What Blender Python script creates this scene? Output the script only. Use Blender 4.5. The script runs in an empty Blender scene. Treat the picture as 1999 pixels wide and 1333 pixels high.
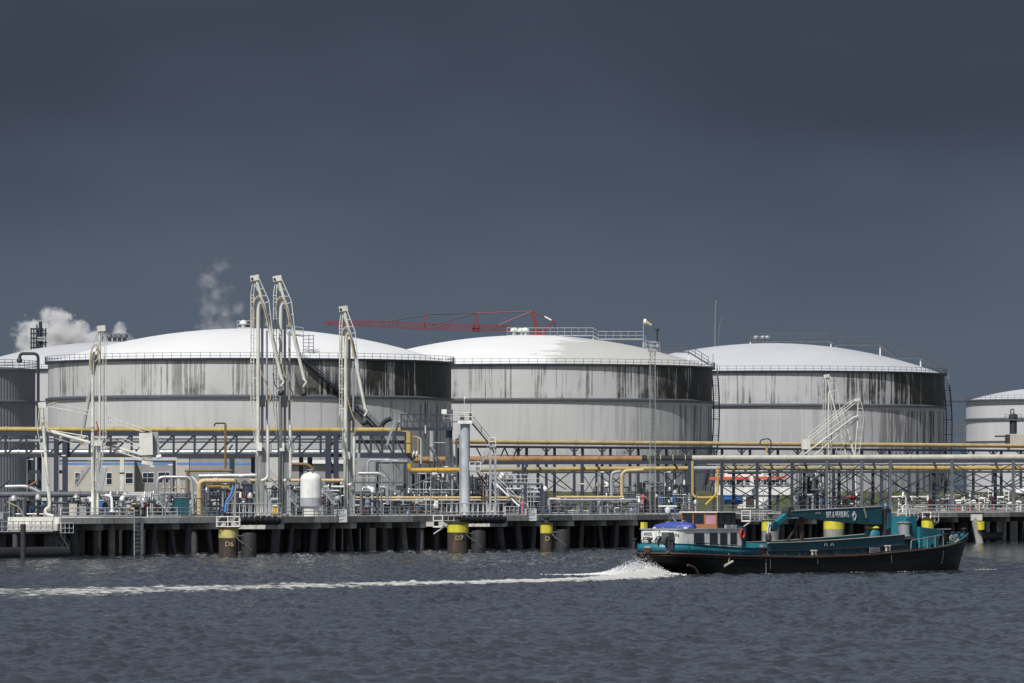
import bpy, math, random
import numpy as np
from mathutils import Vector, Matrix
random.seed(7)
SC = bpy.context.scene
COL = SC.collection

# ------------------------------------------------------------------ camera
# 200 mm lens, eye 7.9 m above the water, level, horizon low in the frame
F = 11106.0; CX = 999.5; YH = 965.0; H = 7.9
def P(px, py, d):
    """survey point: bearing px, elevation py (photo pixels), distance d in metres"""
    return Vector(((px-CX)/F*d, d, H-(py-YH)/F*d))
cd = bpy.data.cameras.new('camera'); cam = bpy.data.objects.new('camera', cd); COL.objects.link(cam)
cd.sensor_width = 36.0; cd.lens = F/1999*36; cd.shift_y = (YH-666.5)/1999
cd.clip_start = 1.0; cd.clip_end = 30000
cam.location = (0, 0, H); cam.rotation_euler = (math.radians(90), 0, 0)
SC.camera = cam

# ------------------------------------------------------------------ light
SUN_EL, SUN_AZ = math.radians(49), math.radians(207)      # azimuth clockwise from +Y: behind the camera, to its left
sd = bpy.data.lights.new('sun', 'SUN'); sd.energy = 4.3; sd.angle = math.radians(0.5); sd.color = (1.0, .97, .925)
sun = bpy.data.objects.new('sun', sd); COL.objects.link(sun)
tosun = Vector((math.sin(SUN_AZ)*math.cos(SUN_EL), math.cos(SUN_AZ)*math.cos(SUN_EL), math.sin(SUN_EL)))
sun.rotation_euler = tosun.to_track_quat('Z', 'Y').to_euler()
sun.location = (-100, -100, 200)

W = bpy.data.worlds.new('World'); SC.world = W; W.use_nodes = True
nt = W.node_tree; nt.nodes.clear()
def N(nt, t, **kw):
    n = nt.nodes.new(t)
    for k, v in kw.items():
        if k == 'inp':
            for i, x in v.items(): n.inputs[i].default_value = x
        else: setattr(n, k, v)
    return n
out = N(nt, 'ShaderNodeOutputWorld'); bg = N(nt, 'ShaderNodeBackground')
sky = N(nt, 'ShaderNodeTexSky', sky_type='NISHITA', sun_disc=False, sun_elevation=SUN_EL, sun_rotation=SUN_AZ)
bg2 = N(nt, 'ShaderNodeBackground', inp={1: 0.070}); mixs = N(nt, 'ShaderNodeMixShader')
tc = N(nt, 'ShaderNodeTexCoord'); sx = N(nt, 'ShaderNodeSeparateXYZ')
nt.links.new(tc.outputs['Generated'], sx.inputs[0])
# the rain cloud fills the sky ahead, from the northern horizon up; blue sky behind the viewer
fr = N(nt, 'ShaderNodeMapRange', inp={1: -0.30, 2: 0.80, 3: 0.0, 4: 1.0})
nt.links.new(sx.outputs[1], fr.inputs[0])
el = N(nt, 'ShaderNodeMapRange', interpolation_type='SMOOTHSTEP', inp={1: 0.0, 2: 0.13, 3: 0.0, 4: 1.0})
nz = N(nt, 'ShaderNodeTexNoise', inp={'Scale': 9.0, 'Detail': 3.0, 'Roughness': .45})
mp = N(nt, 'ShaderNodeMapping', inp={3: (1, 1, 2.4)})
nt.links.new(tc.outputs['Generated'], mp.inputs[0]); nt.links.new(mp.outputs[0], nz.inputs['Vector'])
ad = N(nt, 'ShaderNodeMath', operation='MULTIPLY_ADD', inp={1: 0.12, 2: -0.06})
nt.links.new(nz.outputs[0], ad.inputs[0])
ad2 = N(nt, 'ShaderNodeMath', operation='ADD')
nt.links.new(sx.outputs[2], ad2.inputs[0]); nt.links.new(ad.outputs[0], ad2.inputs[1]); nt.links.new(ad2.outputs[0], el.inputs[0])
rp = N(nt, 'ShaderNodeMix', data_type='RGBA')
rp.inputs['A'].default_value = (.094, .120, .160, 1); rp.inputs['B'].default_value = (.032, .041, .066, 1)
nt.links.new(el.outputs[0], rp.inputs['Factor']); nt.links.new(rp.outputs['Result'], bg.inputs[0])
# the cloud's upper edge: the sky opens again above it
fe = N(nt, 'ShaderNodeMapRange', interpolation_type='SMOOTHSTEP', inp={1: 0.085, 2: 0.30, 3: 1.0, 4: 0.1}); nt.links.new(ad2.outputs[0], fe.inputs[0])
fm_ = N(nt, 'ShaderNodeMath', operation='MULTIPLY'); nt.links.new(fr.outputs[0], fm_.inputs[0]); nt.links.new(fe.outputs[0], fm_.inputs[1])
# thin high cloud takes most of the blue out of the open sky
hs = N(nt, 'ShaderNodeHueSaturation', inp={'Saturation': .62}); nt.links.new(sky.outputs[0], hs.inputs['Color'])
nt.links.new(hs.outputs[0], bg2.inputs[0]); nt.links.new(fm_.outputs[0], mixs.inputs[0])
nt.links.new(bg2.outputs[0], mixs.inputs[1]); nt.links.new(bg.outputs[0], mixs.inputs[2]); nt.links.new(mixs.outputs[0], out.inputs[0])
SC.view_settings.view_transform = 'Standard'; SC.view_settings.look = 'None'
SC.view_settings.exposure = 0.0; SC.view_settings.gamma = 1.0; SC.view_settings.use_curve_mapping = False
SC.cycles.max_bounces = 6; SC.cycles.diffuse_bounces = 2; SC.cycles.glossy_bounces = 3
SC.cycles.volume_bounces = 4; SC.cycles.volume_step_rate = 1.5; SC.cycles.volume_max_steps = 128

# ------------------------------------------------------------------ materials
M = {}
def mat(key, col, rough=.55, metal=0.0, var=.18, sc=.6, grime=.0, gcol=(.05, .04, .035), bump=0.0, streak=True, spec=.5):
    """painted or bare surface: colour drifting with two noises, grime in runs down the face"""
    m = bpy.data.materials.new(key); m.use_nodes = True; t = m.node_tree
    b = t.nodes['Principled BSDF']; b.inputs['Roughness'].default_value = rough; b.inputs['Metallic'].default_value = metal
    b.inputs['Specular IOR Level'].default_value = spec
    g = N(t, 'ShaderNodeNewGeometry')
    n1 = N(t, 'ShaderNodeTexNoise', inp={'Scale': sc, 'Detail': 5.0, 'Roughness': .6})
    t.links.new(g.outputs['Position'], n1.inputs['Vector'])
    mr = N(t, 'ShaderNodeMapRange', inp={1: .3, 2: .7, 3: 1-var, 4: 1+var}); t.links.new(n1.outputs[0], mr.inputs[0])
    mx = N(t, 'ShaderNodeVectorMath', operation='SCALE'); mx.inputs[0].default_value = col
    t.links.new(mr.outputs[0], mx.inputs['Scale']); last = mx.outputs[0]
    if grime:
        mp = N(t, 'ShaderNodeMapping', inp={3: (2.2, 2.2, .22) if streak else (.9, .9, .9)})
        t.links.new(g.outputs['Position'], mp.inputs[0])
        n2 = N(t, 'ShaderNodeTexNoise', inp={'Scale': 1.0, 'Detail': 6.0, 'Roughness': .65}); t.links.new(mp.outputs[0], n2.inputs['Vector'])
        m2 = N(t, 'ShaderNodeMapRange', interpolation_type='SMOOTHSTEP', inp={1: .48, 2: .74, 3: 0, 4: grime}); t.links.new(n2.outputs[0], m2.inputs[0])
        mm = N(t, 'ShaderNodeMix', data_type='RGBA'); mm.inputs['B'].default_value = (*gcol, 1)
        t.links.new(m2.outputs[0], mm.inputs['Factor']); t.links.new(last, mm.inputs['A']); last = mm.outputs['Result']
    t.links.new(last, b.inputs['Base Color'])
    if bump:
        bp = N(t, 'ShaderNodeBump', inp={'Strength': bump, 'Distance': .05})
        n3 = N(t, 'ShaderNodeTexNoise', inp={'Scale': 6.0, 'Detail': 4.0}); t.links.new(g.outputs['Position'], n3.inputs['Vector'])
        t.links.new(n3.outputs[0], bp.inputs['Height']); t.links.new(bp.outputs[0], b.inputs['Normal'])
    M[key] = m; return m
mat('white_paint', (.74, .74, .72), .45, grime=.35, gcol=(.3, .27, .22))
mat('cream_paint', (.60, .60, .55), .5, grime=.55, gcol=(.24, .21, .16))
mat('galvanised', (.36, .38, .40), .5, .35, grime=.25, gcol=(.2, .19, .18))
mat('silver_clad', (.52, .53, .54), .38, .55, grime=.2, gcol=(.25, .24, .22))
mat('navy_steel', (.027, .036, .056), .55, grime=.25, gcol=(.03, .03, .035))
mat('grey_steel', (.09, .10, .118), .55, grime=.3, gcol=(.07, .06, .055))
mat('dark_steel', (.028, .030, .036), .6)
mat('black_rubber', (.016, .016, .018), .75, bump=.3)
mat('yellow_pipe', (.40, .30, .10), .5, grime=.5, gcol=(.26, .17, .07), streak=False)
mat('pale_yellow', (.50, .385, .20), .5, grime=.3, gcol=(.32, .22, .12), streak=False)
mat('rust_pipe', (.27, .155, .06), .65, var=.3, grime=.6, gcol=(.14, .07, .03), streak=False)
mat('brown_pipe', (.19, .12, .055), .65, grime=.4)
mat('olive_pipe', (.30, .27, .16), .6, grime=.4, gcol=(.40, .28, .07), streak=False)
mat('beige_pipe', (.44, .42, .37), .6, grime=.4, gcol=(.26, .22, .15), streak=False)
mat('grey_pipe', (.33, .35, .38), .5, grime=.35, gcol=(.15, .15, .16))
mat('concrete', (.50, .485, .45), .85, var=.22, sc=.5, grime=.75, gcol=(.09, .085, .075), bump=.3)
mat('concrete_light', (.66, .65, .60), .85, var=.15, sc=.5, grime=.55, gcol=(.2, .17, .12), bump=.3)
mat('concrete_dark', (.24, .235, .22), .85, var=.3, sc=.5, grime=.6, gcol=(.04, .04, .036), bump=.3)
mat('pile_steel', (.055, .057, .066), .7, var=.3, grime=.6, gcol=(.055, .035, .022), bump=.4)
mat('pile_concrete', (.17, .165, .155), .85, var=.3, grime=.8, gcol=(.03, .032, .026), bump=.4)
mat('rust_steel', (.042, .034, .029), .75, var=.35, grime=.8, gcol=(.19, .075, .03), bump=.4)
mat('hivis_yellow', (.60, .54, .04), .5, grime=.65, gcol=(.25, .2, .04))
mat('worn_yellow', (.46, .41, .14), .7, grime=.95, gcol=(.15, .06, .03), var=.35)
mat('safety_yellow', (.50, .31, .035), .5, grime=.3, gcol=(.2, .12, .04))
mat('red_paint', (.42, .035, .03), .5, grime=.25)
mat('crane_red', (.20, .028, .032), .5)
mat('pink_red', (.45, .13, .14), .6)
mat('blue_paint', (.03, .14, .42), .5)
mat('blue_stripe', (.06, .22, .55), .5)
mat('beige_wall', (.42, .40, .355), .8, var=.1, grime=.25, gcol=(.3, .27, .22))
mat('grey_wall', (.25, .25, .25), .8, var=.1, grime=.3, gcol=(.2, .19, .17))
mat('grey_clad', (.19, .20, .225), .55, var=.12, sc=.25)
mat('glass_dark', (.012, .02, .035), .08, spec=.8)
mat('hose_tan', (.42, .33, .19), .7)
mat('orange_red', (.62, .11, .05), .5)
mat('hull_black', (.006, .006, .007), .42, var=.4, grime=.35, gcol=(.016, .013, .011), spec=.2)
mat('teal', (.015, .155, .205), .42, var=.2, grime=.35, gcol=(.02, .07, .085))
mat('teal_dark', (.010, .078, .105), .5, var=.25, grime=.45, gcol=(.01, .025, .03))  # coaming and crane boom: their shaded side put into a darker teal
mat('deck_green', (.04, .13, .11), .65, grime=.4)
mat('wood', (.30, .13, .05), .45, var=.2, sc=3.0)
mat('rust_brown', (.055, .032, .024), .75, var=.3)
mat('tarp_blue', (.045, .07, .30), .5, var=.2, sc=2.0, bump=.5)
mat('rope', (.45, .38, .27), .9)
mat('pink_cloth', (.38, .19, .25), .9)
mat('pipe_dull', (.17, .18, .20), .5, .2, grime=.3)
mat('column_paint', (.42, .46, .50), .45, grime=.2, gcol=(.25, .25, .25))
mat('sign_grey', (.50, .52, .54), .6, var=.06)
mat('ink', (.02, .02, .022), .6, var=0)
mat('teal_ink', (.08, .3, .26), .6, var=0)
mat('letter_white', (.62, .66, .68), .6, var=.12, sc=4)
mat('lamp_white', (.8, .8, .78), .4, var=0)

# ------------------------------------------------------------------ geometry helpers
ORG = {}
Z = Vector((0, 0, 1))
def V(*a): return Vector(a)
def org(p): return ORG.get(p.name, Vector()) if p is not None else Vector()
def tag(o, label=None, cat=None, group=None, kind=None):
    if label: o['label'] = label
    if cat: o['category'] = cat
    if group: o['group'] = group
    if kind: o['kind'] = kind
    return o
def thing(name, label, cat, loc, group=None, rz=None):
    o = bpy.data.objects.new(name, None); COL.objects.link(o); o.empty_display_size = .2
    o.location = loc
    if rz is not None: o.rotation_euler = (0, 0, rz); ORG[o.name] = Vector()
    else: ORG[o.name] = Vector(loc)
    return tag(o, label, cat, group, 'thing')
def group_part(name, parent):
    o = bpy.data.objects.new(name, None); COL.objects.link(o); o.empty_display_size = .1
    o.parent = parent; ORG[o.name] = org(parent); return o
_unit = {}
def unit(kind, mk):
    k = (kind, mk)
    if k in _unit: return _unit[k]
    me = bpy.data.meshes.new(kind+'_'+mk)
    if kind == 'box':
        v = [(x, y, z) for z in (0, 1) for y in (-.5, .5) for x in (-.5, .5)]
        f = [(0, 2, 3, 1), (4, 5, 7, 6), (0, 1, 5, 4), (1, 3, 7, 5), (3, 2, 6, 7), (2, 0, 4, 6)]
    else:
        n = 12 if kind == 'cyl' else 6
        v = [(math.cos(2*math.pi*i/n), math.sin(2*math.pi*i/n), z) for z in (0, 1) for i in range(n)]
        f = [(i, (i+1) % n, n+(i+1) % n, n+i) for i in range(n)] + [tuple(range(n-1, -1, -1)), tuple(range(n, 2*n))]
    me.from_pydata(v, [], f); me.materials.append(M[mk])
    if kind != 'box':
        me.shade_smooth(); me.set_sharp_from_angle(angle=math.radians(50))
    me.update(); _unit[k] = me; return me
def _axes(p0, p1):
    d = p1-p0; L = d.length; z = d/L if L > 1e-9 else Z.copy()
    if abs(z.z) > .999: x = Vector((1, 0, 0))
    else: x = Z.cross(z).normalized()
    y = z.cross(x).normalized(); x = y.cross(z)
    return x, y, z, L
def _put(name, me, p0, p1, a, b, parent):
    o = bpy.data.objects.new(name, me); COL.objects.link(o)
    x, y, z, L = _axes(p0, p1); q = p0-org(parent)
    m = Matrix(((x.x*a, y.x*b, z.x*L, q.x), (x.y*a, y.y*b, z.y*L, q.y), (x.z*a, y.z*b, z.z*L, q.z), (0, 0, 0, 1)))
    if parent is not None: o.parent = parent
    o.matrix_basis = m; ORG[o.name] = org(parent)
    return o
def bar(name, p0, p1, w, h, mk, parent=None): return _put(name, unit('box', mk), Vector(p0), Vector(p1), w, h, parent)
def rod(name, p0, p1, r, mk, parent=None, thin=False): return _put(name, unit('hex' if thin else 'cyl', mk), Vector(p0), Vector(p1), r, r, parent)
def box(name, c, s, mk, parent=None):
    """axis-aligned box: centre of the base c, size s"""
    return bar(name, V(c[0], c[1], c[2]), V(c[0], c[1], c[2]+s[2]), s[0], s[1], mk, parent)

class MB:
    def __init__(self): self.v = []; self.f = []
    def raw(self, v, f):
        n = len(self.v); self.v += [Vector(x) for x in v]; self.f += [tuple(i+n for i in q) for q in f]; return self
    def bar(self, p0, p1, w, h):
        p0 = Vector(p0); p1 = Vector(p1); x, y, z, L = _axes(p0, p1)
        v = [p+x*(sx*w/2)+y*(sy*h/2) for p in (p0, p1) for sy in (-1, 1) for sx in (-1, 1)]
        return self.raw(v, [(0, 2, 3, 1), (4, 5, 7, 6), (0, 1, 5, 4), (1, 3, 7, 5), (3, 2, 6, 7), (2, 0, 4, 6)])
    def box(self, c, s):
        c = Vector(c); return self.bar(c, c+V(0, 0, s[2]), s[0], s[1])
    def tube(self, pts, r, n=8, closed=False, r1=None):
        pts = [Vector(p) for p in pts]; rings = []; x = None; m = len(pts)
        for i, p in enumerate(pts):
            a = pts[i-1] if i else (pts[-1] if closed else p); b = pts[i+1] if i < m-1 else (pts[0] if closed else p)
            z = (b-a).normalized()
            if x is None: x = (Z.cross(z) if abs(z.z) < .99 else V(1, 0, 0)); 
            x = (x-z*x.dot(z)).normalized(); y = z.cross(x)
            rr = r if r1 is None else r+(r1-r)*i/(m-1)
            rings.append([p+(x*math.cos(2*math.pi*k/n)+y*math.sin(2*math.pi*k/n))*rr for k in range(n)])
        v = [q for g in rings for q in g]; f = []
        for i in range(m-1 if not closed else m):
            j = (i+1) % m
            f += [(i*n+k, i*n+(k+1) % n, j*n+(k+1) % n, j*n+k) for k in range(n)]
        if not closed: f += [tuple(range(n-1, -1, -1)), tuple(range((m-1)*n, m*n))]
        return self.raw(v, f)
    def lathe(self, c, prof, n=24, a0=0, a1=2*math.pi, axis=None):
        """profile of (radius, height) turned about a vertical (or given) axis through c"""
        c = Vector(c); full = abs(a1-a0-2*math.pi) < 1e-6; k = n if full else n+1
        if axis is None: ax, ay, az = V(1, 0, 0), V(0, 1, 0), Z
        else:
            az = Vector(axis).normalized(); ax = (Z.cross(az) if abs(az.z) < .99 else V(1, 0, 0)).normalized(); ay = az.cross(ax)
        v = [c+ax*(r*math.cos(a0+(a1-a0)*i/n))+ay*(r*math.sin(a0+(a1-a0)*i/n))+az*z for r, z in prof for i in range(k)]
        f = []
        for j in range(len(prof)-1):
            for i in range(n):
                i2 = (i+1) % k
                f.append((j*k+i, j*k+i2, (j+1)*k+i2, (j+1)*k+i))
        return self.raw(v, f)
    def prism(self, poly, off):
        """planar polygon of 3-D points pushed along off"""
        off = Vector(off); a = [Vector(p) for p in poly]; n = len(a)
        return self.raw(a+[p+off for p in a], [tuple(range(n-1, -1, -1)), tuple(range(n, 2*n))]+[(i, (i+1) % n, n+(i+1) % n, n+i) for i in range(n)])
    def build(self, name, mk, parent=None, smooth=40, loc=None):
        me = bpy.data.meshes.new(name); q = org(parent) if loc is None else Vector(loc)
        me.from_pydata([p-q for p in self.v], [], self.f)
        me.materials.append(M[mk] if isinstance(mk, str) else mk); me.validate()
        import bmesh
        bm = bmesh.new(); bm.from_mesh(me); bmesh.ops.recalc_face_normals(bm, faces=bm.faces); bm.to_mesh(me); bm.free()
        if smooth: me.shade_smooth(); me.set_sharp_from_angle(angle=math.radians(smooth))
        o = bpy.data.objects.new(name, me); COL.objects.link(o)
        if parent is not None: o.parent = parent
        if loc is not None: o.location = Vector(loc)-org(parent); ORG[o.name] = Vector(loc)
        else: ORG[o.name] = org(parent)
        return o
def bent(pts, b, k=4):
    """round the corners of a polyline"""
    pts = [Vector(p) for p in pts]; o = [pts[0]]
    for i in range(1, len(pts)-1):
        p = pts[i]; a = pts[i-1]-p; c = pts[i+1]-p; r = min(b, a.length*.49, c.length*.49)
        s = p+a.normalized()*r; e = p+c.normalized()*r
        for j in range(k+1):
            t = j/k; o.append(s*(1-t)**2+p*(2*t*(1-t))+e*t*t)
    return o+[pts[-1]]
def pipe(name, pts, r, mk, parent=None, b=None, n=10):
    return MB().tube(bent(pts, b if b is not None else r*3) if len(pts) > 2 else pts, r, n).build(name, mk, parent, 50)
def text(name, s, mk, parent, mtx, size, width=None, ext=.012):
    c = bpy.data.curves.new('t', 'FONT'); c.body = s; c.size = 1; c.extrude = ext/size; c.align_x = 'CENTER'; c.align_y = 'CENTER'; c.resolution_u = 3
    t = bpy.data.objects.new('t', c); COL.objects.link(t); dg = bpy.context.evaluated_depsgraph_get()
    me = bpy.data.meshes.new_from_object(t.evaluated_get(dg)); bpy.data.objects.remove(t)
    xs = [v.co.x for v in me.vertices]; ys = [v.co.y for v in me.vertices]
    w = max(xs)-min(xs); h = max(ys)-min(ys); cx = (max(xs)+min(xs))/2; cy = (max(ys)+min(ys))/2
    kx = (width/w) if width else size/h
    for v in me.vertices: v.co = Vector(((v.co.x-cx)*kx, (v.co.y-cy)*size/h, v.co.z*size))
    me.materials.clear(); me.materials.append(M[mk]); o = bpy.data.objects.new(name, me); COL.objects.link(o)
    o.parent = parent; m = mtx.copy(); m.translation = m.translation-org(parent); o.matrix_basis = m; return o
def face_mtx(c, right, up):
    r = Vector(right).normalized(); u = Vector(up).normalized(); n = r.cross(u)
    return Matrix(((r.x, u.x, n.x, c[0]), (r.y, u.y, n.y, c[1]), (r.z, u.z, n.z, c[2]), (0, 0, 0, 1)))
def railing(parent, pts, h, mk, step=2.0, rails=(1, .55, .15), r=.035, name='railing'):
    g = group_part(name, parent); pts = [Vector(p) for p in pts]
    for a, b in zip(pts, pts[1:]):
        n = max(1, round((b-a).length/step))
        for k in range(n+(1 if b is pts[-1] else 0)):
            p = a+(b-a)*(k/n); rod('post', p, p+Z*h, r*1.15, mk, g, True)
        for f in rails: rod('rail', a+Z*h*f, b+Z*h*f, r, mk, g, True)
    return g
def stair(parent, p0, p1, wdir, mk, w=.9, rail=1.0, name='stair', tread=True, dark=None, r=.04):
    """flight from foot p0 to head p1; wdir = direction across the treads"""
    g = group_part(name, parent); p0 = Vector(p0); p1 = Vector(p1); wv = Vector(wdir).normalized()*w/2
    for s in (-1, 1):
        bar('stringer', p0+wv*s, p1+wv*s, .08, .24, dark or mk, g)
        if rail:
            rod('handrail', p0+wv*s+Z*rail, p1+wv*s+Z*rail, r, mk, g, True); rod('knee_rail', p0+wv*s+Z*rail*.5, p1+wv*s+Z*rail*.5, r*.8, mk, g, True)
            n = max(2, round((p1-p0).length/2.2))
            for k in range(n+1):
                q = p0+(p1-p0)*(k/n)+wv*s; rod('post', q, q+Z*rail, r, mk, g, True)
    if tread:
        n = max(3, int(abs(p1.z-p0.z)/.32))
        mb = MB()
        for k in range(1, n):
            q = p0+(p1-p0)*(k/n); mb.bar(q-wv, q+wv, .26, .05)
        mb.build('treads', dark or mk, g, 0)
    return g
def ladder(parent, p0, p1, wdir, mk, w=.5, step=.45, name='ladder', r=.04):
    g = group_part(name, parent); p0 = Vector(p0); p1 = Vector(p1); wv = Vector(wdir).normalized()*w/2
    for s in (-1, 1): rod('rail', p0+wv*s, p1+wv*s, r*1.2, mk, g, True)
    n = int((p1-p0).length/step); mb = MB()
    for k in range(1, n): q = p0+(p1-p0)*(k/n); mb.bar(q-wv, q+wv, r*1.8, r*1.8)
    mb.build('rungs', mk, g, 0)
    return g
def T(name, pl, d, rpx, mk, parent, b=None, dd=None, n=8):
    """pipe through surveyed points in the vertical plane at distance d (dd: depth offsets)"""
    pts = [P(x, y, d+(dd[i] if dd else 0)) for i, (x, y) in enumerate(pl)]
    r = rpx*d/F
    if name in JOIN:
        ACC.setdefault((parent.name, name, mk), (parent, MB()))[1].tube(pts, r, 6); return None
    if len(pts) == 2 and n <= 12: return rod(name, pts[0], pts[1], r, mk, parent, thin=r < .09)
    return pipe(name, pts, r, mk, parent, b, n)
def Bx(name, x0, y0, x1, y1, d, dep, mk, parent):
    """box seen between two surveyed corners, front face at distance d, dep metres deep"""
    a = P(x0, y1, d); b = P(x1, y0, d)
    return box(name, ((a.x+b.x)/2, d+dep/2, a.z), (b.x-a.x, dep, b.z-a.z), mk, parent)
JOIN = {'rung', 'lace', 'cage_rail', 'conduit', 'hydraulic_line'}; ACC = {}     # pieces too fine to pick apart are joined per thing
GZ = 4.6      # level of the land
def lamp_post(px, py, d, label, mk='galvanised', two=False):
    b = P(px, YH, d); b.z = GZ; t = P(px, py, d)
    g = thing('lamp_post', label, 'lamp post', b, 'lamp posts on the terminal')
    MB().tube([b, t], .09, 8, r1=.05).build('pole', mk, g)
    for s in ((-1, 1) if two else (1,)):
        e = t+V(.55*s, -.2, .08); rod('arm', t, e, .035, mk, g, True)
        box('lamp_head', (e.x+.15*s, e.y, e.z-.08), (.55, .3, .14), 'lamp_white', g)
    return g

# ------------------------------------------------------------------ jetty frame: t along its edge, v back from the edge
JA = math.atan((7836-CX)/F); UX, UY = math.sin(JA), math.cos(JA); JO = P(154, 1086, 725.0)
U = V(UX, UY, 0); VV = V(-UY, UX, 0)
def J(t, v, z): return V(JO.x+UX*t-UY*v, JO.y+UY*t+UX*v, z)
def tx(px, v=0.0):
    k = (px-CX)/F; return (k*(JO.y+UX*v)-JO.x+UY*v)/(UX-k*UY)
DZ = 4.93     # jetty deck level

# ================================================================== SETTING: water
def vnoise(x, y, seed=0):
    """smooth value noise on numpy arrays"""
    xi = np.floor(x).astype(np.int64); yi = np.floor(y).astype(np.int64); fx = x-xi; fy = y-yi
    fx = fx*fx*(3-2*fx); fy = fy*fy*(3-2*fy)
    def h(a, b):
        n = (a*374761393+b*668265263+seed*974711) & 0x7fffffff
        n = ((n ^ (n >> 13))*1274126177) & 0x7fffffff
        return ((n ^ (n >> 16)) & 0xffff)/65535.0
    return (h(xi, yi)*(1-fx)+h(xi+1, yi)*fx)*(1-fy)+(h(xi, yi+1)*(1-fx)+h(xi+1, yi+1)*fx)*fy
def grid_mesh(name, X, Y, Zh):
    ny, nx = X.shape; me = bpy.data.meshes.new(name)
    co = np.stack([X, Y, Zh], -1).reshape(-1, 3).astype(np.float32)
    i = np.arange((ny-1)*(nx-1)); r = i//(nx-1); c = i % (nx-1); a = r*nx+c
    q = np.stack([a, a+1, a+nx+1, a+nx], -1).astype(np.int32)
    me.vertices.add(len(co)); me.vertices.foreach_set('co', co.ravel())
    me.loops.add(q.size); me.loops.foreach_set('vertex_index', q.ravel())
    me.polygons.add(len(q)); me.polygons.foreach_set('loop_start', np.arange(0, q.size, 4, dtype=np.int32))
    me.polygons.foreach_set('use_smooth', np.ones(len(q), dtype=bool))
    me.update(calc_edges=True); return me
def steps(a, b, s0, s1):
    o = [a]
    while o[-1] < b: o.append(o[-1]+s0+(s1-s0)*(o[-1]-a)/(b-a))
    return o
xr = steps(0, 27, .17, .17); xr += steps(xr[-1], 58, .25, .5)[1:]; xr += steps(xr[-1], 105, .6, 1.2)[1:]; xr += [120, 160, 300, 1000, 4000, 12000]
xs_ = np.array([-x for x in xr[:0:-1]]+xr)
ys_ = np.array([-3000, -300, 0, 100, 150, 180, 195]+steps(205, 290, .17, .19)+steps(290.2, 400, .2, .32)+steps(400.4, 560, .34, .55)+steps(560.6, 980, .7, 1.6)+[1000, 1100, 1500, 3000, 8000, 20000.])
GX, GY = np.meshgrid(xs_, ys_)
rs = np.random.RandomState(3); hgt = np.zeros_like(GX)
wx = GX+1.2*(vnoise(GX*.12, GY*.12, 5)-.5)*4; wy = GY+1.2*(vnoise(GX*.12+9, GY*.12, 6)-.5)*4
SPC = np.abs(np.gradient(xs_))[None, :]+0*GX
for k in range(64):
    L = .42*(2.0/.42)**rs.rand(); th = math.radians(-72)+rs.randn()*.6
    kx, ky = 2*math.pi/L*math.cos(th), 2*math.pi/L*math.sin(th)
    hgt += .0074*L**.85*np.sin(kx*wx+ky*wy+rs.rand()*6.28)*np.clip(L/SPC/2-1, 0, 1)
gust = (.75+.5*vnoise(GX*.035, GY*.02, 11))*(.42+2.5*(.45*vnoise(GX*.5, GY*.5, 12)+.55*vnoise(GX*1.3, GY*1.3, 14))**2)
hgt *= gust; hgt = hgt+1.2*np.maximum(hgt, 0)**2
# the barge's wake: it has been turning, so the trail bends
WK = [P(1268, 1124, 549), P(1200, 1130, 531), P(1000, 1135.5, 514), P(600, 1144, 490), P(300, 1151, 471), P(0, 1158, 454), P(-400, 1169, 430)]
dist = np.full(GX.shape, 1e9); par = np.zeros_like(GX); acc = 0.
for a, b in zip(WK, WK[1:]):
    ex, ey = b.x-a.x, b.y-a.y; L2 = ex*ex+ey*ey; tt = np.clip(((GX-a.x)*ex+(GY-a.y)*ey)/L2, 0, 1)
    dd_ = np.hypot(GX-a.x-tt*ex, GY-a.y-tt*ey); m = dd_ < dist; dist[m] = dd_[m]; par[m] = (acc+tt*math.sqrt(L2))[m]; acc += math.sqrt(L2)
wid = 2.2+par*.092
core = np.clip(1.15-dist/wid, 0, 1)
nf = .5*vnoise(GX*.8, GY*.8, 21)+.4*vnoise(GX*1.9, GY*1.9, 22)+.1*vnoise(GX*.2, GY*.2, 23)
strength = np.exp(-par/45.)*.8+.30
foam = np.clip((core**.5*1.25*strength+(nf-.5)*1.5*(core > 0)-.12)*1.25, 0, 1)
edge = np.exp(-((dist-wid*.95)/(.9))**2)*np.clip((nf-.42)*5, 0, 1)*strength*(par > 1)
foam = np.maximum(foam, edge*.9)
hgt = hgt*(1-.55*np.clip(core, 0, 1))+core*(.16*np.exp(-par/30.)+.55*np.exp(-par/7.))*(.5+nf)+foam*.10*(nf)
# bow ripple along the hull, a few whitecaps
cap = np.clip((hgt-.42)*9, 0, 1)*(vnoise(GX*.25, GY*.25, 31) > .90); foam = np.maximum(foam, cap*.4)
far = (np.abs(GX) > 118) | (GY > 990) | (GY < 200); hgt[far] = 0; foam[far] = 0
wme = grid_mesh('water', GX, GY, hgt)
at_ = wme.attributes.new('foam', 'FLOAT', 'POINT'); at_.data.foreach_set('value', foam.ravel().astype(np.float32))
m = bpy.data.materials.new('water'); m.use_nodes = True; t = m.node_tree; b = t.nodes['Principled BSDF']
b.inputs['Base Color'].default_value = (.037, .042, .051, 1); b.inputs['Roughness'].default_value = .10; b.inputs['IOR'].default_value = 1.33
g = N(t, 'ShaderNodeNewGeometry'); n1 = N(t, 'ShaderNodeTexNoise', inp={'Scale': 1.0, 'Detail': 6.0, 'Roughness': .62})
mp = N(t, 'ShaderNodeMapping', inp={2: (0, 0, .5), 3: (2.0, 3.2, 1)}); t.links.new(g.outputs['Position'], mp.inputs[0]); t.links.new(mp.outputs[0], n1.inputs['Vector'])
bp = N(t, 'ShaderNodeBump', inp={'Strength': .16, 'Distance': .10}); t.links.new(n1.outputs[0], bp.inputs['Height']); t.links.new(bp.outputs[0], b.inputs['Normal'])
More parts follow.
